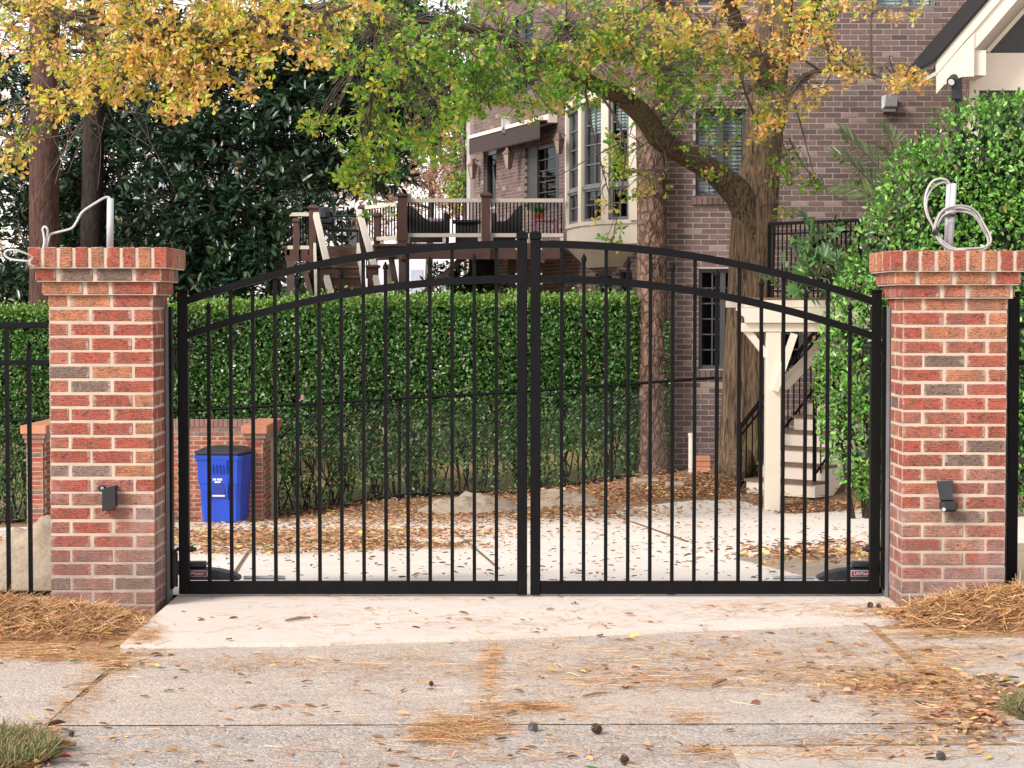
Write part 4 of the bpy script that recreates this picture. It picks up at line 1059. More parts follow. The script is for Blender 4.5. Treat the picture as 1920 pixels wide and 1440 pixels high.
def railing(a, b, zt, zb, nb, cream=True):
    a, b = Vector(a), Vector(b); h = (zt-zb)
    MB().bar((a.x, a.y, zt), (b.x, b.y, zt), .11, .07).build('hand_rail', CP, deck)
    MB().bar((a.x, a.y, zb), (b.x, b.y, zb), .07, .07).build('bottom_rail', CP, deck)
    for i in range(nb):
        p = a.lerp(b, (i+.5)/nb); MB().box(p.x-.012, p.x+.012, p.y-.012, p.y+.012, zb+.02, zt-.03).build('baluster', BM, deck)
    for i in range(3):
        p = a.lerp(b, .02 + .48*i); MB().box(p.x-.03, p.x+.03, p.y-.02, p.y+.02, zb-.15, zb-.036).build('rail_block', CP, deck)
railing((dx(763), DK, 0), (dx(903), DK, 0), dz(376), dz(441), 22); railing((dx(919), DK, 0), (dx(1056), DK, 0), dz(376), dz(441), 20)
railing((X(748, DK+.1), DK+.1, 0), (X(686, SB), SB, 0), Z(386, DK+.6), Z(447, DK+.6), 12); railing((X(582, SB), SB, 0), (X(540, SB), SB, 0), Z(402, SB), Z(464, SB), 8)
# posts and braces below
for px, d_, w_ in ((657+100, DK+.2, .18), (960, DK+1.4, .16), (545, SB+.3, .14), (700, SB, .16)): 
    x = X(px, d_); MB().box(x-w_/2, x+w_/2, d_-w_/2, d_+w_/2, gz(x, d_)-.2, zf-.05).build('support_post', M['brown_wood'], deck)
for a, b, d_, w_ in (((872, 480), (770, 572), DK+.3, .13), ((733, 482), (750, 575), DK+.4, .2), ((569, 492), (590, 580), SB-.2, .2)):
    MB().bar(P(*a, d_), P(*b, d_), .10, w_, (0, -1, 0)).build('brace', M['brown_wood'], deck)
MB().add([P(727, 495, DK+.55), P(739, 495, DK+.55), P(733, 575, DK+.55), P(723, 575, DK+.55), P(727, 495, DK+.6), P(739, 495, DK+.6), P(733, 575, DK+.6), P(723, 575, DK+.6)], [(0,1,2,3), (7,6,5,4), (0,4,5,1), (1,5,6,2), (2,6,7,3), (3,7,4,0)]).build('cream_board', CP, deck)
# near-black sheet standing in for the deep shade under the deck
MB().box(dx(868), dr+.6, 42.0, 42.1, -2, zf-.05).build('undercroft_shade', M['shade_black'], deck)
# stairs coming down towards the drive
n = 9; st = thing('deck_stairs', 'brown deck stairs with slanted cream handrails', 'stairs', P(650, 560, 36))
for i in range(n):
    d_ = SB - .12 - .27*i; z = zf - .02 - .19*(i+1); xa = X(598, SB) + .05*i; xb = X(678, SB) + .05*i
    MB().box(xa, xb, d_-.29, d_+.005, z-.035, z).build('tread', M['brown_paint'], st)
    MB().box(xa+.01, xb-.01, d_-.005, d_+.03, z+.001, z+.152).build('riser', M['brown_paint'], st)
    MB().box(xa, xb, d_-.30, d_-.291, z-.03, z-.002).build('nosing', M['tread_brown'], st)
for sx, (p0, p1, p2, p3) in (('l', ((592, 402), (614, 496), (612, 520), (626, 573))), ('r', ((673, 396), (702, 500), (704, 520), (716, 573)))):
    d0_, d1_, d2_, d3_ = SB-.15, SB-1.3, SB-1.45, SB-2.2
    MB().bar(P(*p0, d0_), P(*p1, d1_), .10, .10).build('hand_rail', CP, st); MB().bar(P(*p2, d2_), P(*p3, d3_), .10, .10).build('hand_rail', CP, st)
    MB().bar(P(p0[0]-2, 465, d0_), P(p2[0]-18 if sx == 'l' else p2[0]-14, 585, d3_), .05, .22).build('stringer', CP, st)
    x = X((p1[0]+p2[0])/2 - 3, d1_); nw = MB().box(x-.10, x+.10, d1_-.14, d1_+.02, gz(x, 26)-.2, Z(503, d1_)).build('newel', BP, st)
    MB().cbox(x-.135, x+.135, d1_-.18, d1_+.06, Z(503, d1_)+.001, Z(497, d1_), .02).build('newel_cap', BP, nw)
    for i in range(7):
        f_ = (i+.5)/7; a = P(*p0, d0_).lerp(P(*p1, d1_), f_); MB().box(a.x-.012, a.x+.012, a.y-.012, a.y+.012, a.z-.75, a.z-.04).build('baluster', BM, st)
# things on the deck
def sofa(px0, px1, d_, label, flip):
    x0, x1 = X(px0, d_), X(px1, d_); t = thing('wicker_sofa', label, 'sofa', ((x0+x1)/2, d_, zf), group='dark wicker seats on the deck'); zt = Z(382, d_) - .03
    W_ = x1-x0; prof = []
    for i in range(13):
        f_ = i/12; g_ = f_ if not flip else 1-f_
        prof.append((x0 + W_*f_, zt - .30*ss(.05, .6, g_)))
    poly = [(x0, zf+.05)] + prof + [(x1, zf+.05)]
    MB().prism(poly[::-1], d_, d_+.09).build('back', M['wicker'], t); MB().box(x0+.05, x1-.05, d_+.091, d_+.75, zf+.06, zf+.38).build('seat', M['wicker'], t)
    MB().cbox(x0+.08, x1-.08, d_+.10, d_+.74, zf+.381, zf+.50, .03).build('cushion', M['cushion'], t)
    for s_ in (x0, x1-.09): MB().cbox(s_, s_+.09, d_+.091, d_+.75, zf+.05, zf+.60, .02).build('arm', M['wicker'], t)
sofa(762, 840, DK+.5, 'dark wicker sofa behind the deck rail, by the corner post', False)
sofa(922, 980, DK+.5, 'dark wicker seat behind the deck rail, near the pink table', True)
x0, x1 = dx(846), dx(900); t = thing('outdoor_table', 'dark low table between the wicker seats on the deck', 'table', ((x0+x1)/2, DK+1, zf))
MB().cbox(x0, x1, DK+.6, DK+1.3, zf+.42, zf+.47, .01).build('table_top', M['wicker'], t); MB().box(x0+.06, x1-.06, DK+.66, DK+1.24, zf, zf+.418).build('base', M['wicker'], t)
t = thing('pink_table', 'small pink plastic table by the french door', 'table', P(1022, 455, DK+.35)); a0, a1 = X(1000, DK+.35), X(1046, DK+.35); zt = Z(411, DK+.35)
MB().cbox(a0, a1, DK+.2, DK+.6, zt-.05, zt, .01).build('table_top', M['pink_plastic'], t)
for x in (a0+.04, a1-.04): 
    MB().box(x-.03, x+.03, DK+.21, DK+.27, zf+.002, zt-.051).build('leg', M['pink_plastic'], t); MB().box(x-.03, x+.03, DK+.53, DK+.59, zf+.002, zt-.051).build('leg', M['magenta_plastic'], t)
for px, lab in ((1006, 'terracotta pot at the left end of the pink table'), (1015, 'terracotta pot in the middle of the pink table')):
    c = P(px, 411, DK+.35); t = thing('flower_pot', lab, 'plant pot', c, group='pots on the pink table'); MB().lathe([(.045, .001), (.065, .09), (.07, .1)], c, 10).build('pot', M['terracotta'], t)
    k = 40; C = np.tile(np.array(c) + [0, 0, .1], (k, 1)); D = unit(RNG.normal(0, .5, (k, 3)) + [0, 0, 1.0]); obj('leaves', leaves('leaves', C, D, rnd(k), RNG.uniform(.1, .22, k), np.full(k, .025), pick(GREENS, [1, 2, 3, 3, 1], k), M['leaf_hedge'], SH_LONG), t)
t = thing('black_grill', 'black grill standing at the head of the deck stairs', 'grill', P(608, 462, SB+.6)); d_ = SB+.6; c = P(607, 410, d_)
MB().cbox(c.x-.22, c.x+.22, d_-.2, d_+.2, c.z-.12, c.z+.02, .04).build('firebox', M['black_plastic'], t); MB().lathe([(.22, 0), (.20, .10), (.10, .19), (.01, .21)], c + Vector((0, 0, .021)), 14).build('hood', M['black_plastic'], t)
for sx in (-1, 1): MB().tube([c + Vector((sx*.15, 0, -.12)), Vector((c.x + sx*.26, d_, zf))], .02, 6).build('leg', M['black_plastic'], t)
t = thing('patio_chair', 'black metal patio chair on the deck beside the grill', 'chair', P(645, 462, SB+.9)); d_ = SB+.9; c = P(645, 430, d_)
m = MB(); m.tube([c + Vector((-.3, 0, .02)), c + Vector((-.28, 0, .26)), c + Vector((.25, 0, .26)), c + Vector((.3, 0, .02))], .022, 6); m.build('back_frame', M['black_plastic'], t)
MB().cbox(c.x-.3, c.x+.3, d_-.25, d_+.2, c.z-.05, c.z+.0, .02).build('seat', M['black_plastic'], t)
for sx in (-.28, .28): MB().tube([c + Vector((sx, -.2, -.02)), Vector((c.x+sx, d_-.22, zf))], .018, 6).build('leg', M['black_plastic'], t)
for i in range(6):
    x = c.x - .22 + .088*i; MB().tube([(x, d_, c.z), (x, d_, c.z+.25)], .012, 5).build('back_slat', M['black_plastic'], t)

# ================================================================ RAISED PORCH LANDING, STAIRS, GABLE
PD = 22.6; px2 = lambda px: X(px, PD); pz = lambda py: Z(py, PD)
porch = thing('porch_landing', 'cream raised porch landing on a braced post beside the oak', 'porch', (px2(1450), PD, gz(px2(1450), PD)))
CB = M['cream_paint']
def scroll_beam(xa, xb, y, th, z0, z1, nm):      # beam with a shaped left end
    h = z1-z0; pr = [(xa, z1), (xa, z1-h*.18), (xa+.03, z1-h*.22), (xa+.035, z1-h*.42), (xa+.09, z1-h*.62), (xa+.10, z0), (xb, z0), (xb, z1)]
    return MB().prism(pr, y, y+th).build(nm, CB, porch)
scroll_beam(px2(1379), px2(1640), PD-.10, .06, pz(605), pz(577), 'front_beam')
MB().cbox(px2(1388), px2(1640), PD-.035, PD+.25, pz(622), pz(606)+.001, .004).build('under_beam', CB, porch)
MB().cbox(px2(1396), px2(1640), PD-.03, PD+2.0, pz(577)+.001, pz(563), .004).build('landing_edge', CB, porch)
for i in range(9):
    x = px2(1400) + i*.2; MB().box(x, x+.04, PD-.16, PD+1.8, pz(577)-.035, pz(577)+.0005).build('rafter', CB, porch) if i % 2 == 5 else None
MB().box(px2(1402), px2(1640), PD, PD+1.95, pz(563)+.001, pz(563)+.03).build('floor', M['tread_brown'], porch)
x0 = px2(1437); x1 = px2(1464.5); zg0 = gz(x0, PD) + .005
MB().cbox(x0, x1, PD-.02, PD+.16, zg0, pz(622)-.001, .006).build('post', CB, porch)
MB().bar(P(1394, 612, PD+.05), P(1439, 668, PD+.05), .08, .085, (0, -1, 0)).build('brace', CB, porch)
MB().bar(P(1489, 626, PD-.04), P(1453, 733, PD-.04), .07, .12, (0, -1, 0)).build('brace', CB, porch)
MB().bar(P(1548, 640, PD+1.2), P(1470, 722, PD+.2), .09, .11, (0, 0, 1)).build('brace', CB, porch)
x2 = X(1384, PD+1.8)
def iron_rail(t, a, b, h, nb, lean=None):
    a, b = Vector(a), Vector(b); up = Vector((0, 0, h))
    MB().bar(a + up, b + up, .045, .035).build('hand_rail', BM, t); MB().bar(a + Vector((0, 0, .08)), b + Vector((0, 0, .08)), .022, .022).build('bottom_rail', BM, t); MB().bar(a + up*.86, b + up*.86, .02, .02).build('mid_rail', BM, t)
    for i in range(nb+1):
        p = a.lerp(b, i/nb); w_ = .022 if i in (0, nb) else .008
        MB().box(p.x-w_, p.x+w_, p.y-w_, p.y+w_, p.z, p.z+h-.018).build('baluster', BM, t)
def scroll(t, c, s_, tilt=0):
    for sy in (1, -1):
        for sx in (1, -1):
            pts = []
            for k in range(22):
                a = k/21*math.pi*2.6; r = s_*(.34 - .10*k/21*2.6)
                pts.append(Vector((c[0] + sx*(.0 + r*math.sin(a)*.55 + .02), c[1], c[2] + sy*(s_*.42 - r*math.cos(a)*.8*(.6)))))
            MB().tube(pts, .009, 5).build('scroll', BM, t)
za = pz(563)+.03
a, b = P(1442, 560, 23.2), P(1612, 560, 22.2); a.z = b.z = za
t = thing('porch_railing', 'black iron railing with scrolls on top of the porch landing', 'railing', a)
bb = b.copy(); aa = a.copy(); hh = Z(420, 23.2) - za
iron_rail(t, aa, bb, hh, 20); m_ = aa.lerp(bb, .55); scroll(t, (m_.x, m_.y, za+hh*.45), .5)
# stairs up to the landing
sd = Vector((.64, .77, 0)).normalized(); sw_ = Vector((.77, -.64, 0)).normalized(); S0 = Vector((X(1401, 24.1), 24.1, gz(2.9, 24.0)-.02))
st = thing('porch_stairs', 'cream porch steps with brown treads next to the green shrub', 'stairs', S0)
def obx(m, o, u0, u1, v0, v1, z0, z1):
    c = [o + sd*u + sw_*v + Vector((0, 0, z)) for z in (z0, z1) for u, v in ((u0, v0), (u0, v1), (u1, v1), (u1, v0))]
    return m.add(c, [(0,3,2,1),(4,5,6,7),(0,1,5,4),(1,2,6,5),(2,3,7,6),(3,0,4,7)])
for i in range(8):
    obx(MB(), S0, .27*i, .27*i+.24, 0, .92, .18*i + (0 if i == 0 else -.16), .18*i+.15).build('riser', CB, st)
    obx(MB(), S0, .27*i-.025, .27*i+.275, -.02, .945, .18*i+.1505, .18*i+.182).build('tread', M['tread_brown'], st)
pr = []
for i in range(8): pr += [(.27*i, .18*i+.148), (.27*(i+1), .18*i+.148)]
pr = [(0, 0)] + pr + [(2.16, 1.1), (.42, 0)]
vs = [S0 + sd*u + sw_*.921 + Vector((0, 0, z)) for u, z in pr] + [S0 + sd*u + sw_*.96 + Vector((0, 0, z)) for u, z in pr]; k = len(pr)
MB().add(vs, [tuple(range(k)), tuple(range(k, 2*k))[::-1]] + [(i, (i+1) % k, (i+1) % k + k, i+k) for i in range(k)]).build('stringer', CB, st)
t = thing('stair_railing', 'black iron stair railing on the oak side of the porch steps', 'railing', S0, group='iron stair railings')
a = S0 + sw_*-.06 + sd*-.05; b = a + sd*1.9 + Vector((0, 0, 1.26)); iron_rail(t, a, b, .80, 14)
t = thing('stair_railing', 'black iron scroll railing on the shrub side of the porch steps', 'railing', S0 + sw_*.9, group='iron stair railings')
a = S0 + sw_*.88 + sd*.12 + Vector((0, 0, .18)); b = a + sd*1.7 + Vector((0, 0, 1.14)); iron_rail(t, a, b, 1.0, 12); m_ = a.lerp(b, .22); scroll(t, (m_.x, m_.y, m_.z+.55), .62)
# gable at the upper right
GB = 24.0; gzp = lambda py: Z(py, GB); gxp = lambda px: X(px, GB)
gb = thing('porch_gable', 'cream porch gable with dark shingle edge at the upper right', 'gable', (gxp(1900), GB, gzp(180)))
e0 = P(1757, 112, GB); sl_ = (gzp(0)-gzp(112))/(gxp(1852)-gxp(1757))
ridge_x = e0.x + 3.0; dzr = sl_*3.0
def slope(off0, off1, y0, y1, nm, mat, xs0=0.0, xs1=3.0):     # band below the roof line, measured vertically
    z = lambda x: e0.z + sl_*(x)
    MB().prism([(e0.x+xs0, z(xs0)-off1), (e0.x+xs1, z(xs1)-off1), (e0.x+xs1, z(xs1)-off0), (e0.x+xs0, z(xs0)-off0)], y0, y1).build(nm, mat, gb)
slope(-.055, .0, GB-.05, GB+2.2, 'roof', M['shingle'], -.03)
slope(.001, .16, GB-.03, GB+.03, 'rake_trim', CB, -.01)
slope(.16, .40, GB, GB+.05, 'rake_board', CB, .0)
slope(.16, .19, GB+.051, GB+.8, 'soffit', CB, .02)
MB().prism([(e0.x-.01, e0.z-.16), (e0.x-.01, e0.z-.14), (e0.x+.44, e0.z+sl_*.44-.2), (e0.x+.44, e0.z-.20), (e0.x+.30, e0.z-.205), (e0.x+.08, e0.z-.30)], GB-.02, GB-.001).build('return_board', CB, gb)
MB().box(e0.x+.26, e0.x+.60, GB+.055, GB+.55, e0.z-.18, e0.z+.12).build('soffit_box', CB, gb)
fr4 = FR((e0.x+.52, GB+.56, 0), (1, 0)); zz0 = gzp(152)
m = MB(); fr4.box(m, 0, 3, -.12, 0, zz0, gzp(88)); fr4.box(m, 0, .12, -.12, 0, gz(4, 24), zz0); m.build('frieze', CB, gb)
q0 = fr4.O.x; zl = gzp(88)
MB().prism([(q0, zl+.001), (q0+3, zl+.001), (q0+3, zl+3*sl_+.2), (q0+.0, zl+.35)], GB+.66, GB+.70).build('gable_wall', CB, gb)
tri = [(gxp(1872), gzp(86)), (gxp(1960), gzp(86)), (gxp(1960), gzp(-15)), ]
MB().prism(tri, GB+.60, GB+.655).build('gable_window', M['screen_dark'], gb)
MB().bar((tri[0][0]-.03, GB+.58, tri[0][1]), (tri[2][0], GB+.58, tri[2][1]+.03), .06, .05).build('window_trim', CB, gb)
MB().box(q0+.121, q0+3, GB+.6, GB+.64, gz(4, 24), zz0-.04).build('screen', M['screen_dark'], gb); MB().box(q0+.12, q0+3, GB+.56, GB+.62, zz0-.05, zz0-.001).build('window_trim', CB, gb)
c = P(1796, 142, GB-.02); MB().box(c.x-.0, c.x+.07, GB+.06, GB+.13, gz(5, 24), c.z).build('downspout', M['black_plastic'], gb)
t = thing('flood_light', 'black flood lamp under the corner of the cream gable', 'lamp', c)
MB().cbox(c.x-.06, c.x+.05, GB+.0, GB+.055, c.z-.28, c.z-.02, .01).build('arm', M['black_plastic'], t)
c2 = P(1785, 150, GB-.02); MB().tube([c2 + Vector((.06, .08, .06)), c2 + Vector((.02, 0, .02)), c2 + Vector((-.02, -.06, -.03))], [.03, .055, .06], 12).build('head', M['black_plastic'], t); MB().tube([c2 + Vector((-.021, -.062, -.031)), c2 + Vector((-.024, -.066, -.034))], .04, 12).build('lens', M['fixture_white'], t)

# ================================================================ TREES
def trunk_tube(m, pts, rs, n=20, ridge=.06, seed=0, sub=6):
    pts = [Vector(p) for p in pts]; sp = spline(pts, sub); rr = []
    for i in range(len(pts)-1):
        for k in range(sub): rr.append(rs[i] + (rs[i+1]-rs[i])*k/sub)
    rr.append(rs[-1]); vs = []; ref = None; N_ = len(sp)
    for i, p in enumerate(sp):
        t = (sp[min(i+1, N_-1)] - sp[max(i-1, 0)]).normalized()
        if ref is None: ref = Vector((1, 0, 0)) if abs(t.x) < .9 else Vector((0, 0, 1))
        u = (ref - t*ref.dot(t)).normalized(); ref = u; v = t.cross(u)
        for k in range(n):
            a = 2*math.pi*k/n; nz = mnoise.fractal(Vector((math.cos(a)*1.6 + seed, math.sin(a)*1.6, p.length*.35)), 1, 2, 4)
            vs.append(p + (u*math.cos(a) + v*math.sin(a)) * rr[i] * (1 + ridge*nz*2))
    fs = [(i*n+k, i*n+(k+1) % n, (i+1)*n+(k+1) % n, (i+1)*n+k) for i in range(N_-1) for k in range(n)]
    fs += [tuple(range(n))[::-1], tuple((N_-1)*n+k for k in range(n))]
    return m.add(vs, fs)
YEL, ORA, PNK, GRN, LIM, DKG, BRN = (.80, .60, .09), (.76, .40, .12), (.78, .50, .30), (.13, .33, .035), (.42, .58, .08), (.06, .16, .025), (.45, .22, .09)
PAL = [YEL, ORA, PNK, GRN, LIM, DKG, BRN]
def crown(t, clusters, anchors, nm='crown', LF=(.06, .095), twig_r=1.0):
    Cs, Ds, Ns, Ls, Co = [], [], [], [], []; br = MB()
    for (cx, cy, rx, ry, d_, dd, ns, wt) in clusters:
        c = P(cx, cy, d_); an = min((Vector(a) for a in anchors), key=lambda a: (a - c).length)
        mid = an.lerp(c, .55) + Vector((random.uniform(-.25, .25), random.uniform(-.2, .2), random.uniform(-.05, .3)))
        mainb = spline([an, mid, c], 8); L_ = (c-an).length; k = len(mainb)
        br.tube(mainb, [(.030 - .024*i/(k-1))*min(1, .35 + L_*.2)*twig_r for i in range(k)], 5)
        n = 0
        while n < ns:
            a = random.uniform(0, 2*math.pi); r = math.sqrt(random.random())*random.choice((1, 1, 1, 1.18))
            px, py = cx + rx*r*math.cos(a), cy + ry*r*math.sin(a); dp = d_ + random.uniform(-dd, dd); p = P(px, py, dp)
            if mnoise.noise(p*1.9 + Vector((3, 1, 7))) < -.02 and random.random() < .86:
                n += .62; continue
            n += 1; sdv = Vector((random.gauss(0, 1), random.gauss(0, .8) - .3, random.gauss(-.35, .7))).normalized()
            if random.random() < .5:
                q = mainb[random.randrange(k//2, k)]; mm = q.lerp(p, .5) + Vector((random.uniform(-.1, .1), random.uniform(-.1, .1), random.uniform(0, .12)))
                br.tube(spline([q, mm, p], 3), [.0062*twig_r]*3 + [.0045*twig_r]*3 + [.003*twig_r], 3, False)
            m = random.randint(6, 10)
            for j in range(m):
                dv = (sdv*.55 + Vector((random.gauss(0, .75), random.gauss(0, .75), random.gauss(-.1, .7)))).normalized()
                Cs.append(p + sdv*random.uniform(-.09, .05)); Ds.append(dv); Ns.append((random.gauss(-.1, .6), random.gauss(-.5, .6), random.gauss(.5, .6)))
                Ls.append(random.uniform(*LF))
            # leaves of one sprig share a leaning in colour
            cc = pick(PAL, wt, 1, .08); cl = pick(PAL, wt, m, .16); Co.append(cl*.62 + cc*.38)
    Ls = np.array(Ls); me = leaves(nm, np.array(Cs), np.array(Ds), np.array(Ns), Ls, Ls*.52, np.concatenate(Co), M['leaf_oak'], SH_OAK, .10)
    obj(nm, me, t); br.build('branches', M['twig'], t); return len(Ls)
random.seed(12)
OD = 25.2
ob = G(1392, 893); oak = thing('oak_tree', 'large oak with mossy trunk, long curved limb and green-orange leaves', 'tree', P(1390, 893, OD))
def OP(px, py, o=0): return P(px, py, OD+o)
m = MB(); trunk_tube(m, [OP(1392, 905), OP(1394, 880), OP(1398, 820), OP(1402, 700), OP(1408, 560), OP(1412, 450), OP(1418, 380), OP(1428, 300, .05), OP(1440, 200, .1), OP(1450, 90, .15), OP(1462, -40, .2)],
    [.46, .37, .31, .29, .28, .275, .27, .24, .225, .215, .20], 32, .12, 1)
m.build('trunk', M['oak_bark'], oak, smooth=True)
for px, a in ((1350, .0), (1440, .1), (1380, -.35)):       # root flare
    MB().tube(spline([OP(1394, 850, -.05), OP((1394+px)/2, 882, a-.1), OP(px, 900, a-.15), OP(px + (px-1394)*.5, 908, a-.2)], 5), [.20 - .0095*i for i in range(16)], 8).build('root', M['oak_bark'], oak, smooth=True)
limb = [OP(1420, 520, .02), OP(1414, 440, -.02), OP(1392, 375, -.1), OP(1342, 325, -.3), OP(1285, 290, -.6), OP(1240, 262, -.9), OP(1205, 215, -1.2), OP(1160, 178, -1.6), OP(1110, 155, -2.0), OP(1060, 130, -2.5), OP(990, 95, -3.2), OP(900, 60, -4.0), OP(800, 40, -4.8), OP(730, 55, -5.4)]
m = MB(); trunk_tube(m, limb, [.20, .22, .19, .145, .128, .122, .118, .105, .09, .075, .06, .05, .035, .02], 18, .10, 5); m.build('limb', M['oak_limb'], oak, smooth=True)
limb2 = [OP(1445, 150), OP(1405, 90, -.3), OP(1370, 20, -.6), OP(1345, -60, -1)]
m = MB(); trunk_tube(m, limb2, [.16, .12, .10, .08], 12, .06, 6); m.build('limb', M['oak_limb'], oak, smooth=True)
limb3 = [OP(1452, 120), OP(1500, 60, -.4), OP(1530, -10, -.9), OP(1560, -80, -1.4)]
m = MB(); trunk_tube(m, limb3, [.15, .11, .09, .07], 12, .06, 7); m.build('limb', M['oak_limb'], oak, smooth=True)
limb4 = [OP(1440, 250), OP(1500, 150, -1), OP(1580, 130, -2), OP(1680, 150, -3)]
m = MB(); trunk_tube(m, limb4, [.05, .035, .022, .010], 8, .04, 8); m.build('limb', M['oak_limb'], oak, smooth=True)
for pts, r in (([OP(1480, 260, -.6), OP(1500, 300, -.8), OP(1540, 350, -1), OP(1600, 385, -1.2)], .012), ([OP(1420, 230, -.6), OP(1390, 150, -.9), OP(1375, 60, -1.2)], .018), ([OP(1470, 290, -.5), OP(1440, 330, -.7), OP(1460, 380, -.9), OP(1500, 405, -1)], .01),
               ([OP(1160, 270, -1.5), OP(1100, 300, -1.7), OP(1040, 330, -1.9), OP(980, 325, -2.0)], .009), ([OP(1240, 262, -1), OP(1262, 220, -1.2), OP(1300, 180, -1.4)], .02)):
    sp_ = spline(pts, 6); MB().tube(sp_, [r*(1 - .7*i/len(sp_)) for i in range(len(sp_))], 6).build('branch', M['twig'], oak, smooth=True)
AN = [p for p in spline(limb, 3)] + spline(limb2, 3) + spline(limb3, 3) + spline(limb4, 4)
#        yel ora pnk grn lim dkg brn
w_yg = [1.6, .4, .15, 7, 5, 2, .1]; w_gr = [.8, .5, .1, 9, 2.8, 3.6, .1]; w_go = [1.5, 1.6, .9, 6.5, 2.6, 2.2, .2]; w_or = [2.5, 4, 3.5, .7, 1.6, .3, .8]; w_lo = [3, 2, 1.2, 2, 4, .6, .2]
oakc = [(700, 70, 110, 80, 19.5, .7, 190, w_yg), (770, 200, 105, 75, 20, .7, 200, w_yg), (690, 260, 75, 60, 20, .5, 110, w_yg), (690, 325, 60, 40, 20, .4, 55, w_yg), (706, 385, 30, 38, 20, .3, 18, w_yg), (620, 230, 60, 24, 20, .4, 34, w_yg), (800, 270, 40, 40, 20, .4, 40, w_yg),
        (830, 60, 110, 80, 20.3, .8, 190, w_gr), (940, 60, 120, 80, 21, .9, 230, w_gr), (900, 165, 80, 45, 21, .6, 100, w_gr), (1000, 160, 110, 50, 21.5, .8, 150, w_gr), (1060, 60, 120, 70, 22, .9, 200, w_go), (1100, 110, 110, 60, 22.3, .7, 150, w_gr),
        (1180, 70, 120, 70, 22.5, 1, 190, w_go), (1200, 60, 110, 40, 21.6, .5, 80, w_lo), (1090, 170, 80, 30, 23.6, .5, 60, w_gr), (1260, 120, 110, 65, 23.3, 1, 150, w_gr), (1300, 200, 80, 50, 25.4, .5, 90, w_gr), (1180, 255, 50, 36, 24.6, .3, 34, w_gr),
        (1165, 290, 40, 40, 24.2, .3, 40, w_go), (1205, 345, 55, 26, 24, .4, 46, w_go), (1150, 395, 42, 30, 22.6, .3, 16, w_lo), (1040, 200, 40, 22, 22.5, .4, 14, w_go), (1000, 205, 60, 22, 22, .4, 20, w_go), (880, 205, 25, 22, 21.5, .3, 24, w_yg), (1150, 445, 30, 20, 22.6, .2, 10, w_gr),
        (1350, 40, 130, 50, 22.8, 1, 170, w_or), (1390, 110, 90, 50, 23.2, .7, 120, w_or), (1330, 130, 70, 60, 23.8, .7, 90, w_gr), (1400, 180, 80, 60, 24.0, .6, 120, w_gr), (1450, 280, 45, 55, 24.5, .3, 55, w_gr), (1480, 60, 70, 60, 23.2, .7, 90, w_or), (1440, 215, 50, 25, 23.2, .3, 30, w_lo),
        (1460, 255, 45, 32, 23, .3, 52, w_or), (1340, 290, 50, 45, 24, .4, 32, w_go), (1490, 170, 60, 45, 23.2, .5, 70, w_or), (1570, 120, 60, 30, 22.4, .4, 46, w_or), (1640, 150, 65, 20, 22, .4, 58, w_or), (1715, 148, 48, 18, 21.8, .3, 40, w_or), (1650, 20, 90, 35, 22.4, .5, 46, w_or), (1570, 30, 80, 40, 22.6, .6, 60, w_lo), (1550, 70, 60, 30, 22.6, .5, 40, w_or),
        (1490, 330, 40, 30, 24, .4, 18, w_gr), (1530, 345, 25, 15, 24, .3, 10, w_gr), (1475, 400, 20, 14, 24, .2, 7, w_go), (700, -25, 200, 30, 20, .8, 60, w_yg), (1000, -25, 250, 30, 21, 1, 80, w_gr), (1300, -25, 200, 30, 22, 1, 60, w_or)]
oakc = [(cx, cy, rx, ry, d_, dd, max(4, int(n_*(.62 if cx > 1300 else .80 if cx > 850 else .95))), w_) for cx, cy, rx, ry, d_, dd, n_, w_ in oakc]
crown(oak, oakc, AN)
# second oak: trunk out of frame to the left, boughs reaching in from above
random.seed(31)
o2 = thing('autumn_oak', 'yellow and orange oak boughs reaching in from the upper left', 'tree', (-8.4, 19.5, gz(-8.4, 19.5)))
m = MB(); trunk_tube(m, [(-8.4, 19.5, gz(-8, 19.5)-.1), (-8.4, 19.5, 2), (-8.3, 19.4, 5), (-8.2, 19.3, 8)], [.36, .28, .24, .18], 16, .06, 11); m.build('trunk', M['oak_bark'], o2, smooth=True)
B1 = [Vector((-8.35, 19.5, 3.6)), P(-150, -40, 19.2), P(60, 20, 18.8), P(260, 40, 18.4), P(430, 60, 18.2), P(560, 40, 18), P(660, 10, 18)]; B2 = [Vector((-8.35, 19.5, 3.0)), P(-250, 170, 18.8), P(-80, 210, 18.5), P(20, 260, 18.3), P(60, 300, 18.2)]; B3 = [Vector((-8.3, 19.4, 4.2)), P(-100, -120, 19), P(150, -60, 18.5), P(420, -50, 18.2), P(640, -60, 18)]
for b_, r in ((B1, .08), (B2, .05), (B3, .08)):
    m = MB(); k = len(b_); trunk_tube(m, b_, [r*(1 - .85*i/(k-1)) for i in range(k)], 8, .05, 3); m.build('limb', M['oak_limb'], o2, smooth=True)
w_y1 = [5, 3.2, 4, .9, 3.6, .3, .8]; w_y2 = [3, 3.6, 5, .6, 2.4, .3, .9]; w_y3 = [2.6, 2.4, 2.8, 1.8, 3.2, .6, .8]
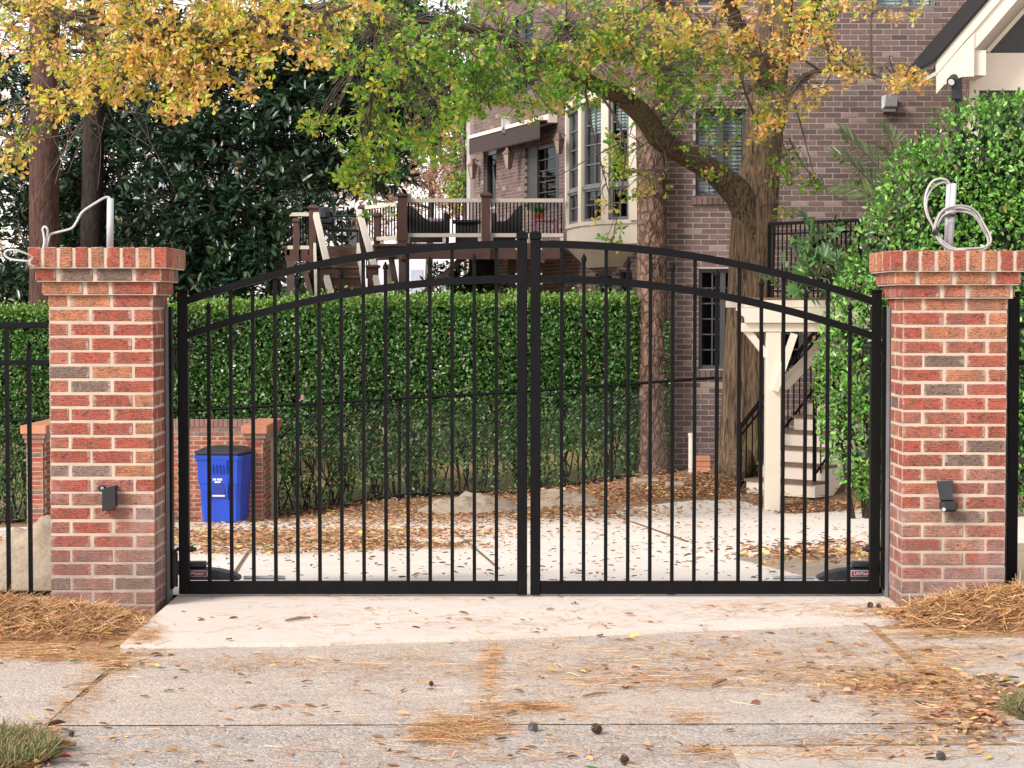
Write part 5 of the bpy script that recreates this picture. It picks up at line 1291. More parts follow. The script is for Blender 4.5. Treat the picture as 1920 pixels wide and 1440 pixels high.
c2 = [(140, 60, 130, 70, 18.4, .6, 210, w_y1), (280, 80, 140, 70, 18.2, .6, 330, w_y1), (400, 90, 110, 65, 18, .5, 270, w_y1), (230, 150, 110, 40, 18.2, .4, 140, w_y1), (340, 140, 90, 32, 18, .4, 110, w_y2), (110, 195, 60, 28, 18.1, .3, 60, w_y1), (60, 110, 90, 60, 18.6, .6, 100, w_y3), (30, 30, 60, 40, 18.8, .6, 45, w_y3),
      (45, 230, 50, 40, 18.3, .4, 46, w_y3), (25, 290, 30, 28, 18.2, .3, 26, w_y2), (350, 190, 48, 18, 17.9, .3, 30, w_y1), (300, 200, 22, 14, 17.9, .2, 12, w_y1), (550, 105, 62, 28, 17.9, .4, 85, w_y2), (470, 165, 28, 18, 17.9, .2, 16, w_y1), (500, 40, 110, 45, 18.1, .5, 130, w_y1), (600, 55, 60, 35, 18, .4, 55, w_y3), (250, 10, 200, 40, 18.4, .6, 200, w_y1), (620, 10, 90, 30, 18.3, .4, 70, w_y3), (330, 225, 14, 12, 18.2, .2, 5, w_y2), (300, -30, 350, 30, 18.5, .8, 120, w_y1)]
c2 = [(a_, b_, c_, d_, e_, f_, int(g_*.74), h_) for a_, b_, c_, d_, e_, f_, g_, h_ in c2]
crown(o2, c2, spline(B1, 3) + spline(B2, 3) + spline(B3, 3), LF=(.055, .09))
m = MB(); random.seed(77)
for i in range(26):
    a = P(random.uniform(60, 240), random.uniform(120, 220), 18.3); b = a + Vector((random.uniform(-.7, .5), random.uniform(-.2, .2), random.uniform(-.9, -.25))); c = a.lerp(b, .5) + Vector((random.uniform(-.15, .15), 0, random.uniform(-.12, .12)))
    m.tube(spline([a, c, b], 5), [.006]*5 + [.004]*5 + [.002], 3, False)
o_ = m.build('bare_twigs', M['twig'], o2); o_['kind'] = 'stuff'
# pines
def pine(px0, py0, px1, py1, d_, r0, r1, mat, label, name='pine_tree', lean=0, extra=None):
    a, b = P(px0, py0, d_), P(px1, py1, d_); t = thing(name, label, 'tree', a); m = MB()
    q = [a + Vector((0, 0, -.2)), a.lerp(b, .15), a.lerp(b, .5) + Vector((random.uniform(-.03, .03), 0, 0)), b, b + (b-a)*.35]
    trunk_tube(m, q, [r0*1.25, r0*1.03, (r0+r1)/2, r1, r1*.85], 24, .05, px0); m.build('trunk', mat, t, smooth=True)
    # a tuft of crown far above the picture
    n = 2600; top = q[-1]; C = np.array(top) + RNG.normal(0, 1, (n, 3))*[1.6, 1.6, 1.0] + [0, 0, 1.0]
    if extra: C = np.array(top) + RNG.normal(0, 1, (n, 3))*[.9, .9, .6] + [0, 0, 1.6]
    obj('crown', leaves('crown', C, rnd(n), rnd(n), np.full(n, .22), np.full(n, .05), pick([(.03, .07, .02), (.05, .10, .03)], [1, 1], n), M['leaf_hedge'], SH_LONG), t)
    return t
pine(1224, 888, 1214, -60, 26.75, .205, .19, M['pine_bark'], 'pine trunk with plated bark between the hedge and the house', extra=1)
pine(84, 640, 88, -40, 28.6, .205, .185, M['red_bark'], 'straight reddish pine trunk behind the left pillar')
pine(168, 640, 178, -40, 31, .175, .16, M['dark_bark'], 'darker pine trunk right of the reddish one')
# ivy on the pine by the hedge
n = 1500; v = RNG.random(n); C = np.array([P(1246 + random.gauss(0, 4), 600 + 285*a, 26.72 - random.random()*.12) for a in v]); t = thing('ivy', 'thin ivy climbing the plated pine trunk', 'ivy', P(1246, 885, 26.7))
obj('foliage', leaves('foliage', C, rnd(n), unit(RNG.normal(0, .6, (n, 3)) + [0, -1, .3]), RNG.uniform(.03, .05, n), RNG.uniform(.025, .04, n), pick(GREENS, [3, 4, 2, 1, 0], n), M['leaf_hedge'], SH_DIAM), t)
# magnolia ---------------------------------------------------------------
MAGP = [(.012, .032, .014), (.018, .046, .02), (.028, .065, .03), (.045, .09, .04), (.09, .06, .025)]
def magnolia(name, label, trunks, blobs, seed, ll=(.12, .20), mat='leaf_magnolia', pal=MAGP, wt=[3, 4, 3, 1.2, .25], bark='dark_bark', gap=.26):
    random.seed(seed); d_ = trunks[0][0]; b0 = trunks[0][1][0]
    t = thing(name, label, 'tree', P(*b0, d_)); Cs, Ds, Ls = [], [], []; br = MB(); ax = []
    for dd, pts, r in trunks:
        m = MB(); pp = [P(*q, dd) for q in pts]; k = len(pp); trunk_tube(m, pp, [r*(1 - .5*i/(k-1)) for i in range(k)], 12, .05, seed); m.build('trunk', M[bark], t, smooth=True); ax += spline(pp, 6)
    for (cx, cy, rx, ry, dd, ds, ns) in blobs:
        c = P(cx, cy, dd); an = min(ax, key=lambda a: (a-c).length + max(0, a.z - c.z)); sp_ = spline([an, an.lerp(c, .5) + Vector((0, 0, .15)), c], 5)
        br.tube(sp_, [.045 - .003*i for i in range(len(sp_))], 5)
        for i in range(ns):
            a = random.uniform(0, 2*math.pi); r = math.sqrt(random.random())
            p = P(cx + rx*r*math.cos(a), cy + ry*r*math.sin(a), dd + random.uniform(-ds, ds))
            if mnoise.noise(p*.95 + Vector((seed, 0, 0))) < -gap: continue
            s_ = Vector((random.gauss(0, .8), random.gauss(-.5, .6), random.gauss(.35, .6))).normalized()
            if random.random() < .2: q = random.choice(sp_); br.tube([q, q.lerp(p, .5) + Vector((0, 0, .05)), p], [.012, .009, .006], 4, False)
            for j in range(random.randint(6, 9)):
                dv = (s_*.45 + Vector((random.gauss(0, 1), random.gauss(0, 1), random.gauss(0, .8))).normalized()*.9).normalized(); Cs.append(p + dv*.02); Ds.append(dv); Ls.append(random.uniform(*ll))
    n = len(Cs); Ls = np.array(Ls); D = np.array(Ds); Nn = unit(np.array([0, -.25, .9]) + RNG.normal(0, .45, (n, 3)))
    obj('crown', leaves('crown', np.array(Cs), D, Nn, Ls, Ls*.36, pick(pal, wt, n), M[mat], SH_OVAL, .10), t); br.build('branches', M[bark], t)
    return n
MD = 30.5
mnz = 1.0
magnolia('magnolia_tree', 'big dark glossy magnolia between the pines and the deck', [(MD, [(512, 640), (512, 480), (508, 330), (500, 150), (490, -60)], .13), (MD+.6, [(430, 640), (425, 400), (410, 200), (400, -60)], .10)],
    [(620, 120, 190, 110, MD, 1.0, 520), (450, 150, 150, 110, MD+.3, 1.0, 360), (700, 180, 130, 80, MD-.6, .8, 300), (760, 205, 80, 60, MD-.8, .6, 150), (560, 280, 130, 80, MD-.3, .9, 300), (640, 310, 80, 50, MD-.2, .6, 120), (420, 300, 110, 90, MD, 1.0, 240), (460, 420, 75, 90, MD-.5, .7, 200),
     (400, 480, 90, 90, MD-.2, .8, 230), (450, 520, 70, 60, MD-.6, .5, 130), (300, 400, 90, 90, MD, .8, 170), (720, 300, 60, 60, MD-.8, .5, 110), (560, 40, 260, 70, MD+.4, 1, 330), (800, 230, 40, 40, MD-.8, .4, 60), (690, 345, 50, 22, MD-.4, .4, 30), (360, 560, 120, 50, MD-.4, .6, 170), (300, 250, 120, 90, MD+.5, .8, 260), (280, 480, 110, 100, MD, .8, 260), (520, 200, 220, 120, MD+1.2, .8, 420), (410, 380, 125, 160, MD+1.2, .8, 330), (620, 230, 160, 120, MD+1, .6, 300), (430, 540, 90, 50, MD, .6, 120), (760, 60, 120, 90, MD+1.4, .6, 260), (820, 160, 70, 60, MD+1, .5, 120)], 41)
magnolia('magnolia_tree', 'dark glossy magnolia growing behind the reddish pine at far left', [(32.5, [(240, 640), (235, 450), (225, 200), (215, -60)], .12)],
    [(40, 330, 90, 80, 31.5, .9, 170), (50, 470, 90, 90, 31.3, .9, 260), (240, 300, 110, 90, 32.5, 1, 200), (230, 450, 110, 90, 32, 1, 230), (250, 220, 120, 70, 32.8, 1, 180), (150, 540, 120, 60, 31.6, .7, 200), (30, 560, 70, 50, 31.4, .5, 120), (150, 240, 90, 70, 33, 1, 110), (290, 540, 60, 50, 31.8, .6, 90), (120, 400, 60, 90, 33, .6, 160), (130, 480, 150, 110, 33.5, .6, 330), (200, 330, 150, 120, 33.8, .6, 300), (40, 400, 90, 150, 33, .6, 260), (330, 480, 60, 100, 32.5, .6, 130), (60, 190, 110, 90, 33.6, .6, 230), (180, 130, 110, 80, 33.8, .6, 190), (20, 120, 60, 60, 34, .5, 60), (300, 110, 90, 90, 33.4, .6, 160)], 43, gap=.28)
# foliage by and below the deck
magnolia('small_tree', 'small leafy tree growing under the deck beside the brace', [(39.5, [(850, 640), (852, 540), (860, 480)], .04)], [(860, 530, 70, 40, 39.4, .5, 130), (900, 545, 70, 25, 39.0, .4, 80), (830, 560, 60, 20, 39.2, .4, 60)], 47, (.09, .14), 'leaf_hedge', GREENS, [4, 5, 3, 1, .3], gap=.2)
TW = [(.42, .24, .20), (.55, .32, .16), (.50, .34, .31), (.12, .20, .07), (.36, .22, .20)]
magnolia('maple_tree', 'thin pinkish autumn tree beyond the deck corner', [(58, [(800, 640), (805, 480), (812, 300), (820, 120)], .12), (57, [(860, 640), (858, 420), (850, 220)], .08)], [(800, 270, 90, 70, 58, 1.5, 520), (850, 300, 50, 110, 57, 1, 430), (700, 380, 80, 60, 60, 1, 160), (770, 340, 70, 50, 58, 1, 210), (860, 180, 60, 60, 58, 1, 130), (860, 360, 40, 50, 56, .8, 170), (760, 420, 60, 40, 57, .8, 80)], 51, (.10, .16), 'leaf_oak', TW, [3, 2, 3, 1, 2], 'twig', gap=.3)
magnolia('small_tree', 'slender green tree at the far corner of the house', [(47, [(872, 640), (872, 420), (870, 230)], .05)], [(868, 300, 26, 60, 47, .6, 80), (860, 350, 28, 40, 47, .5, 60), (875, 225, 18, 30, 47, .4, 36)], 53, (.09, .14), 'leaf_oak', [GRN, LIM, DKG, YEL], [4, 2, 3, .6], 'twig', gap=.3)
magnolia('orange_tree', 'hazy orange tree far behind the magnolias', [(75, [(330, 640), (330, 400), (325, 200), (320, 0)], .2), (76, [(60, 640), (62, 300), (60, 0)], .2)], [(300, 300, 160, 160, 75, 2, 460), (60, 250, 130, 200, 76, 2, 430), (180, 450, 200, 100, 75, 2, 420), (420, 420, 120, 120, 75, 2, 260), (110, 60, 160, 80, 77, 2, 150)], 57, (.14, .22), 'leaf_oak', [(.55, .25, .10), (.60, .36, .20), (.42, .2, .1), (.3, .3, .1)], [3, 3, 2, 1], 'twig', gap=.12)
magnolia('evergreen_tree', 'dark evergreen standing behind the deck stairs', [(45, [(600, 640), (598, 480), (595, 330)], .12)], [(585, 420, 80, 70, 45, .8, 190), (560, 500, 70, 70, 45, .8, 170), (640, 350, 60, 40, 45, .7, 70), (620, 540, 70, 40, 45, .6, 90), (545, 380, 50, 60, 45, .6, 90)], 71, (.16, .26), gap=.16)
# far pale house seen in the gaps
fh = thing('far_house', 'pale house glimpsed through the magnolia leaves', 'house', (X(480, 90), 90, -1)); hx = lambda px: X(px, 90); hz = lambda py: Z(py, 90)
MB().box(hx(250), hx(720), 90, 98, -2, hz(350)).build('wall', M['siding'], fh); MB().prism([(hx(235), hz(352)), (hx(735), hz(352)), (hx(600), hz(255)), (hx(330), hz(255))], 89.6, 98.4).build('roof', M['far_roof'], fh)
for px in (300, 380, 470, 560, 650): MB().box(hx(px), hx(px+26), 89.93, 89.99, hz(470), hz(410)).build('window', M['dark_frame'], fh)
fh = thing('far_house', 'white building seen in the gap below the deck', 'house', (X(800, 80), 80, -1)); MB().box(X(690, 80), X(1100, 80), 80, 86, -2, Z(400, 80)).build('wall', M['siding'], fh)
for px in (770, 830): MB().box(X(px, 80), X(px+22, 80), 79.94, 79.99, Z(550, 80), Z(505, 80)).build('window', M['far_roof'], fh)

# ================================================================ SHRUB, PALM, POTTED PLANTS
SHR = [(.07, .20, .025), (.11, .29, .035), (.17, .39, .055), (.25, .47, .09), (.04, .10, .02), (.34, .17, .07)]
def big_shrub():
    random.seed(8); D0 = 20.3; t = thing('evergreen_shrub', 'tall bright green evergreen shrub behind the right pillar', 'shrub', (X(1700, D0), D0, gz(4, D0)))
    ell = [(1850, 340, 150, 160, .6), (1760, 420, 130, 160, .6), (1950, 330, 190, 165, .7), (1700, 520, 115, 160, .6), (1650, 680, 120, 170, .65), (1640, 800, 105, 120, .6), (1780, 640, 160, 240, .7), (1900, 560, 200, 300, .8), (1900, 820, 220, 150, .7), (1625, 590, 72, 110, .45), (1610, 720, 85, 130, .5), (1760, 820, 150, 120, .7), (1700, 330, 40, 60, .3), (1690, 890, 110, 75, .55), (1790, 900, 120, 80, .6)]
    s_ = F/D0; E = [(P(cx, cy, D0 + .25), rx/s_, ry/s_, ryd) for cx, cy, rx, ry, ryd in ell]
    Cs, Ds, Ns = [], [], []
    area = [a*b for _, a, b, _ in E]
    for (c, a, b, e), ar in zip(E, area):
        for i in range(int(ar*4800)):
            v = Vector((random.gauss(0, 1), random.gauss(-.35, 1), random.gauss(0, 1))).normalized(); nz = mnoise.fractal(v*2.2 + c, 1, 2, 3)
            r = min(1.06, 1.0 - abs(random.gauss(0, .09)) + .07*nz + random.choice((0, 0, 0, .05))); p = c + Vector((v.x*a*r, v.y*e*r, v.z*b*r))
            if any((((p.x-q.x)/A)**2 + ((p.y-q.y)/EE)**2 + ((p.z-q.z)/Bb)**2) < .62 for q, A, Bb, EE in E): continue
            if p.z < gz(p.x, p.y) + .05: continue
            n_ = Vector((v.x/a, v.y/e, v.z/b)).normalized(); Cs.append(p); Ds.append(n_*.35 + Vector((random.gauss(0, .7), random.gauss(0, .7), random.gauss(.45, .7)))); Ns.append(n_ + Vector((random.gauss(0, .6), random.gauss(0, .6), random.gauss(.1, .6))))
    n = len(Cs); L = RNG.uniform(.035, .075, n); C = np.array(Cs); c = pick(SHR, [4, 5, 3.5, 1.6, 2, .22], n)
    obj('foliage', leaves('foliage', C, np.array(Ds), np.array(Ns), L, L*.52, c, M['leaf_shrub'], SH_OVAL, .14), t)
    for (q, A, Bb, EE) in E[:9]:                    # larger leaves in darker greens fill the inside
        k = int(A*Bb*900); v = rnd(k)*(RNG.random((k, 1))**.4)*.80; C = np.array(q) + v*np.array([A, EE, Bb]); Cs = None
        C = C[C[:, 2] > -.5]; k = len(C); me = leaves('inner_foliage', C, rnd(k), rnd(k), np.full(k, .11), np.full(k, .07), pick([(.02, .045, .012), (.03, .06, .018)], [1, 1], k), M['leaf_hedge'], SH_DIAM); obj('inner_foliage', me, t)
    m = MB()
    for i in range(16):
        a = Vector((X(random.uniform(1600, 1800), D0), D0 + random.uniform(0, .5), 0)); a.z = gz(a.x, a.y)-.05; m.tube([a, a + Vector((random.uniform(-.1, .1), 0, .5)), a + Vector((random.uniform(-.3, .3), 0, 1.1))], [.03, .022, .012], 6)
    m.build('stems', M['dark_bark'], t)
big_shrub()
def frond(m_pts, wid, n, L0, t, pal):
    sp_ = spline(m_pts, 12); MB().tube(sp_, [.012*(1 - .8*i/len(sp_)) for i in range(len(sp_))], 5).build('rib', M['green_stem'], t)
    Cs, Ds, Ns, Ls = [], [], [], []
    for i in range(3, len(sp_)-1):
        tg = (sp_[i+1]-sp_[i]).normalized(); sd_ = tg.cross(Vector((0, -.6, .8))).normalized()
        for s_ in (1, -1):
            f_ = i/len(sp_); Cs.append(sp_[i]); Ds.append(sd_*s_ + tg*.7 + Vector((0, 0, -.15 + random.gauss(0, .1)))); Ns.append(Vector((0, -.5, 1)) + Vector((random.gauss(0, .3),)*3)); Ls.append(L0*math.sin(math.pi*(.12 + .83*f_)))
    Ls = np.array(Ls); k = len(Ls); obj('leaflets', leaves('leaflets', np.array(Cs), np.array(Ds), np.array(Ns), Ls, np.full(k, wid), pick(pal, [1]*len(pal), k), M['leaf_hedge'], SH_LONG, .05), t)
t = thing('palm', 'small palm with feathery fronds between the shrub and the brick wall', 'palm', P(1690, 420, 22.5)); random.seed(6); PD_ = 22.5
PPAL = [(.06, .12, .035), (.09, .15, .045), (.12, .17, .06)]
for pts in ([(1690, 400), (1650, 320), (1600, 265), (1575, 240)], [(1690, 410), (1640, 350), (1590, 300), (1562, 285)], [(1690, 400), (1680, 320), (1672, 270), (1655, 235)], [(1695, 420), (1640, 370), (1600, 350), (1560, 350)], [(1700, 400), (1720, 330), (1750, 280), (1780, 270)]):
    frond([P(*q, PD_ + random.uniform(-.2, .2)) for q in pts], .022, 20, .30, t, PPAL)
def lobed_plant(cx, cy, d_, n, label, L=.28, seed=0, spread=50):
    random.seed(seed); b = P(cx, cy, d_); t = thing('leafy_plant', label, 'plant', b); Cs, Ds, Ns, Ls = [], [], [], []; st_ = MB()
    for i in range(n):
        e = P(cx + random.uniform(-spread, spread), cy + random.uniform(-spread, spread*.75), d_ + random.uniform(-.3, .2)); st_.tube([b, b.lerp(e, .6) + Vector((0, 0, .08)), e], [.008, .006, .005], 4)
        dv = (e - b).normalized(); nn = Vector((random.gauss(0, .3), -.7, .6)).normalized(); sd_ = dv.cross(nn).normalized()
        for k in range(9):
            a = (k-4)/4*1.75; Cs.append(e); Ds.append(dv*math.cos(a) + sd_*math.sin(a)); Ns.append(nn); Ls.append(L*(1 - .08*abs(k-4))*random.uniform(.8, 1.1))
    Ls = np.array(Ls); k = len(Ls); obj('leaves', leaves('leaves', np.array(Cs), np.array(Ds), np.array(Ns), Ls, Ls*.30, pick([(.05, .12, .035), (.08, .17, .05), (.11, .2, .07)], [1, 1, .6], k), M['leaf_shrub'], SH_LONG, .1), t); st_.build('stems', M['green_stem'], t)
lobed_plant(1535, 520, 22.3, 16, 'deeply lobed green plant spilling over the porch landing edge', .22, 3, 42)
lobed_plant(1545, 440, 22.5, 7, 'green plant climbing the porch railing', .16, 5, 34)
lobed_plant(1448, 530, 22.6, 7, 'small potted plant at the foot of the porch railing', .10, 9, 16)
for cx, cy in ((1520, 480), (1575, 470)):
    n = 160; C = np.array([P(cx + random.gauss(0, 22), cy + random.gauss(0, 30), 22.5 + random.gauss(0, .15)) for _ in range(n)]); t = thing('vine', 'dark leafy vine on the porch railing, %s end' % ('left' if cx < 1550 else 'right'), 'vine', P(cx, 555, 22.5))
    obj('leaves', leaves('leaves', C, unit(RNG.normal(0, .5, (n, 3)) - [0, 0, 1]), rnd(n), RNG.uniform(.08, .2, n), np.full(n, .045), pick(GREENS, [4, 3, 2, 1, .4], n), M['leaf_hedge'], SH_LONG), t)

# ================================================================ LITTER, STRAW, CONES
STRAW = [(.50, .28, .13), (.62, .37, .18), (.40, .20, .09), (.72, .50, .28), (.26, .14, .075)]
def gpt(px, py): return G(px, py)
def zsurf(x, y):
    if -1.66 < x < 1.86 and ap(x) < y < 9.93: return .023
    if y < 6.9: return .001
    if y < 9.95: return .006
    return gz(x, y) + .018
def fast_ground(px, py):                 # the foreground is level
    r = ray(px, py); tt = (HC - .01) / -r.z; return r.x*tt, r.y*tt
def needles(name, spots, label, mw=.0022, L=(.05, .14), height=None, pal=STRAW, wts=[4, 4, 2, 2, 1.2]):
    A, B_ = [], []
    for (cx, cy, rx, ry, n) in spots:
        for i in range(n):
            px, py = random.gauss(cx, rx*.5), random.gauss(cy, ry*.5)
            if py < 1095: continue
            x, y = fast_ground(px, py); z = zsurf(x, y) + .002 + (height(x, y) if height else abs(random.gauss(0, .003)))
            a = random.gauss(0, .75) if random.random() < .75 else random.uniform(0, 3.14); l = random.uniform(*L)/2; k = random.gauss(0, .02 if not height else .35)
            dv = Vector((math.cos(a), math.sin(a), k))*l; lift = abs(dv.z)*(1 if height else 1)
            A.append((x-dv.x, y-dv.y, z-dv.z+lift)); B_.append((x+dv.x, y+dv.y, z+dv.z+lift))
    A, B_ = np.array(A), np.array(B_); n = len(A)
    me = strips(name, A, B_, np.full(n, mw), pick(pal, wts, n, .2), M['litter']); return tag(obj(name, me), label, kind='stuff')
random.seed(14)
scat = [(1350, 1215, 420, 30, 420), (1550, 1240, 330, 46, 620), (1180, 1255, 330, 40, 480), (1250, 1275, 260, 22, 420), (800, 1245, 420, 32, 460), (480, 1245, 260, 26, 280), (840, 1300, 500, 60, 260), (1700, 1290, 200, 30, 900), (1800, 1330, 160, 60, 1100), (1620, 1270, 200, 24, 500),
        (845, 1367, 75, 26, 900), (900, 1358, 60, 18, 300), (985, 1323, 90, 9, 320), (1000, 1330, 300, 20, 120), (925, 1225, 9, 30, 110), (918, 1275, 9, 45, 150), (1500, 1145, 280, 18, 420), (1640, 1155, 90, 14, 260), (960, 1170, 700, 40, 520), (960, 1400, 900, 60, 650), (1690, 1400, 220, 40, 500), (1500, 1410, 220, 12, 260),
        (210, 1245, 40, 20, 260), (165, 1290, 30, 40, 140), (120, 1330, 25, 40, 80), (330, 1400, 300, 60, 120), (1300, 1345, 40, 12, 70), (1320, 1400, 30, 10, 70), (700, 1125, 400, 10, 120), (1740, 1230, 60, 40, 300), (1760, 1270, 60, 30, 300), (1850, 1220, 120, 30, 260), (110, 1228, 160, 12, 900), (60, 1215, 120, 14, 500), (270, 1195, 40, 24, 300), (1800, 1186, 150, 10, 700), (1880, 1180, 80, 10, 300)]
needles('pine_needles', scat, 'brown pine needles scattered over the apron and sidewalk')
def leaf_scatter(name, spots, label, L=(.03, .07), pal=None, wts=None, up=None, tilt=.35, world=False):
    pal = pal or [(.42, .24, .13), (.54, .33, .19), (.33, .17, .09), (.60, .42, .14), (.40, .14, .10), (.12, .2, .06), (.22, .12, .08)]; wts = wts or [4, 3, 3, 1.2, .6, .25, 2]; Cs = []
    for (cx, cy, rx, ry, n) in spots:
        for i in range(n):
            px, py = (random.gauss(cx, rx*.5), random.gauss(cy, ry*.5)) if not world else (random.uniform(cx-rx, cx+rx), random.uniform(cy-ry, cy+ry))
            if py > 1120: x, y = fast_ground(px, py); Cs.append((x, y, zsurf(x, y) + .004 + (up(x, y) if up else 0)))
            else: q_ = G(px, py); Cs.append((q_.x, q_.y, gz(q_.x, q_.y) + .022 + random.random()*.02 + (up(q_.x, q_.y) if up else 0)))
    C = np.array(Cs); n = len(C); a = RNG.uniform(0, 6.28, n); D = np.stack([np.cos(a), np.sin(a), RNG.normal(0, tilt*.5, n)], 1); Nn = unit(np.array([0, 0, 1.0]) + RNG.normal(0, tilt, (n, 3))); Ll = RNG.uniform(*L, n)
    return tag(obj(name, leaves(name, C, D, Nn, Ll, Ll*RNG.uniform(.25, .5, n), pick(pal, wts, n, .2), M['litter'], SH_OVAL, .25)), label, kind='stuff')
leaf_scatter('fallen_leaves', [(1500, 1230, 420, 60, 110), (1780, 1300, 120, 70, 130), (1660, 1285, 140, 24, 90), (1740, 1380, 180, 40, 80), (900, 1300, 900, 120, 90), (300, 1300, 400, 100, 30), (200, 1230, 120, 20, 40), (960, 1170, 700, 40, 60), (1000, 1400, 900, 40, 50), (260, 1165, 30, 14, 22)], 'dry oak leaves scattered over the pavement in front of the gate', (.025, .06))
# litter inside the gate, on the far part of the driveway
inner = [(600, 972, 520, 24, 4200), (420, 1010, 200, 14, 1500), (560, 1025, 240, 9, 1100), (700, 1005, 260, 12, 1500), (870, 968, 240, 16, 1300), (690, 1028, 70, 8, 500), (820, 1030, 90, 5, 200), (480, 1040, 260, 6, 420), (1080, 965, 240, 12, 700), (150, 1018, 260, 10, 500), (1250, 925, 240, 22, 2000), (1330, 905, 160, 18, 1400), (1510, 955, 110, 12, 600), (1600, 952, 90, 10, 300), (1100, 930, 200, 18, 1200), (820, 950, 240, 12, 900), (1450, 900, 80, 20, 500), (40, 1022, 120, 8, 200)]
leaf_scatter('leaf_litter', inner, 'orange-brown leaf litter spread over the driveway below the hedge', (.035, .085))
leaf_scatter('driveway_leaves', [(960, 1050, 800, 60, 420), (1350, 1000, 600, 60, 460), (1000, 1085, 700, 30, 130)], 'thin dark leaves dotted over the pale driveway', (.02, .058), [(.16, .10, .07), (.24, .14, .08), (.10, .08, .065), (.42, .22, .10)], [3, 2, 3, .8], tilt=.15)
leaf_scatter('mound_leaves', [(880, 962, 110, 14, 90), (1042, 950, 90, 12, 70)], 'dry leaves caught on the dirt mounds', (.03, .07), up=lambda x, y: .06 + random.random()*.08)
leaf_scatter('bed_litter', [(1540, 1058, 220, 22, 420), (1600, 1045, 160, 16, 260)], 'dry leaves lying on the planting bed inside the gate', (.04, .09), up=lambda x, y: .045)
# straw piles at the pillar feet
def straw_pile(label, humps, ntop, spot, seed):
    random.seed(seed)
    def h(x, y): return .76*sum(a*math.exp(-(((x-cx)/sx)**2 + ((y-cy)/sy)**2)) for cx, cy, sx, sy, a in humps)
    x0 = min(c[0]-2.2*c[2] for c in humps); x1 = max(c[0]+2.2*c[2] for c in humps); y0 = min(c[1]-2.2*c[3] for c in humps); y1 = max(c[1]+2.2*c[3] for c in humps); m = MB(); n = 44; vs = []
    for i in range(n+1):
        for j in range(n+1):
            x, y = x0 + (x1-x0)*i/n, y0 + (y1-y0)*j/n; k = h(x, y); vs.append((x, y, k*(1 + .25*mnoise.fractal(Vector((x*9, y*9, seed)), 1, 2, 3)) - .014))
    q = n+1; t = thing('pine_straw', label, 'pine straw', (humps[0][0], humps[0][1], 0)); m.add(vs, [(i*q+j, (i+1)*q+j, (i+1)*q+j+1, i*q+j+1) for i in range(n) for j in range(n)]).build('pile', M['straw_base'], t, smooth=True)
    A, B_, Cl = [], [], []
    while len(A) < ntop:
        x, y = random.uniform(x0, x1), random.uniform(y0, y1); k = h(x, y)
        if k < .012 or random.random() > .25 + k*14: continue
        a = random.gauss(0, .9); l = random.uniform(.03, .085); dv = Vector((math.cos(a), math.sin(a), random.gauss(0, .3)))*l; z = k + random.random()*.02 - .004
        A.append((x-dv.x, y-dv.y, z-dv.z)); B_.append((x+dv.x, y+dv.y, z+dv.z+.01))
    A, B_ = np.array(A), np.array(B_); n = len(A); me = strips('needles', A, B_, RNG.uniform(.0022, .0045, n), pick(STRAW, [4, 4, 2, 2, 1.5], n, .22), M['litter']); o = obj('needles', me, t); o['kind'] = 'stuff'
    Cs = []
    while len(Cs) < ntop//22:
        x, y = random.uniform(x0, x1), random.uniform(y0, y1); k = h(x, y)
        if k > .015: Cs.append((x, y, k + .012))
    C = np.array(Cs); n = len(C); Ll = RNG.uniform(.03, .065, n); o = obj('dry_leaves', leaves('dry_leaves', C, rnd(n)*[1, 1, .25], unit(RNG.normal(0, .25, (n, 3)) + [0, -.1, 1]), Ll, Ll*.38, pick([(.5, .26, .10), (.62, .40, .18), (.62, .45, .08), (.2, .09, .06), (.4, .12, .08)], [4, 3, 1.2, 1, .5], n), M['litter'], SH_OAK, .3), t); o['kind'] = 'stuff'
straw_pile('heaped pine straw around the foot of the left brick pillar', [(-2.25, 9.1, .38, .22, .10), (-2.62, 8.95, .35, .25, .11), (-1.92, 9.0, .18, .3, .045), (-2.9, 9.3, .5, .4, .06), (-2.1, 8.75, .4, .14, .04)], 9000, None, 61)
straw_pile('heaped pine straw around the foot of the right brick pillar', [(2.35, 9.25, .40, .22, .13), (2.75, 9.3, .4, .3, .14), (2.05, 9.2, .2, .18, .05), (1.93, 9.12, .14, .2, .02), (2.35, 8.98, .4, .10, .04)], 8500, None, 62)
# turf corners
def turf(label, cx, cy, rx, ry, n, seed):
    random.seed(seed); A, B_ = [], []
    m = MB(); k = 24; vs = [(cx, cy, .03)] + [(cx + rx*math.cos(2*math.pi*i/k)*(1 + .1*math.sin(i*2.3)), cy + ry*math.sin(2*math.pi*i/k)*(1 + .1*math.sin(i*1.7)), .008) for i in range(k)]
    t = thing('turf', label, 'grass', (cx, cy, 0)); m.add(vs, [(0, 1+i, 1+(i+1) % k) for i in range(k)]).build('soil', M['lawn'], t)
    while len(A) < n:
        x, y = random.uniform(cx-rx, cx+rx), random.uniform(cy-ry, cy+ry)
        if ((x-cx)/rx)**2 + ((y-cy)/ry)**2 > 1: continue
        A.append((x, y, .01)); B_.append((x + random.gauss(0, .04), y + random.gauss(0, .04), .012 + random.uniform(.01, .06)))
    A, B_ = np.array(A), np.array(B_); o = obj('blades', strips('blades', A, B_, np.full(n, .004), pick([(.12, .15, .05), (.18, .20, .08), (.30, .25, .13), (.38, .28, .16)], [2.4, 2.4, 3, 2.6], n), M['grass']), t); o['kind'] = 'stuff'
g1 = fast_ground(15, 1420); turf('patch of grass in the lower left corner', g1[0]-.12, g1[1]+.02, .26, .30, 5200, 3)
g1 = fast_ground(1915, 1335); turf('tuft of grass at the right edge of the pavement', g1[0]+.11, g1[1], .16, .20, 2200, 4)
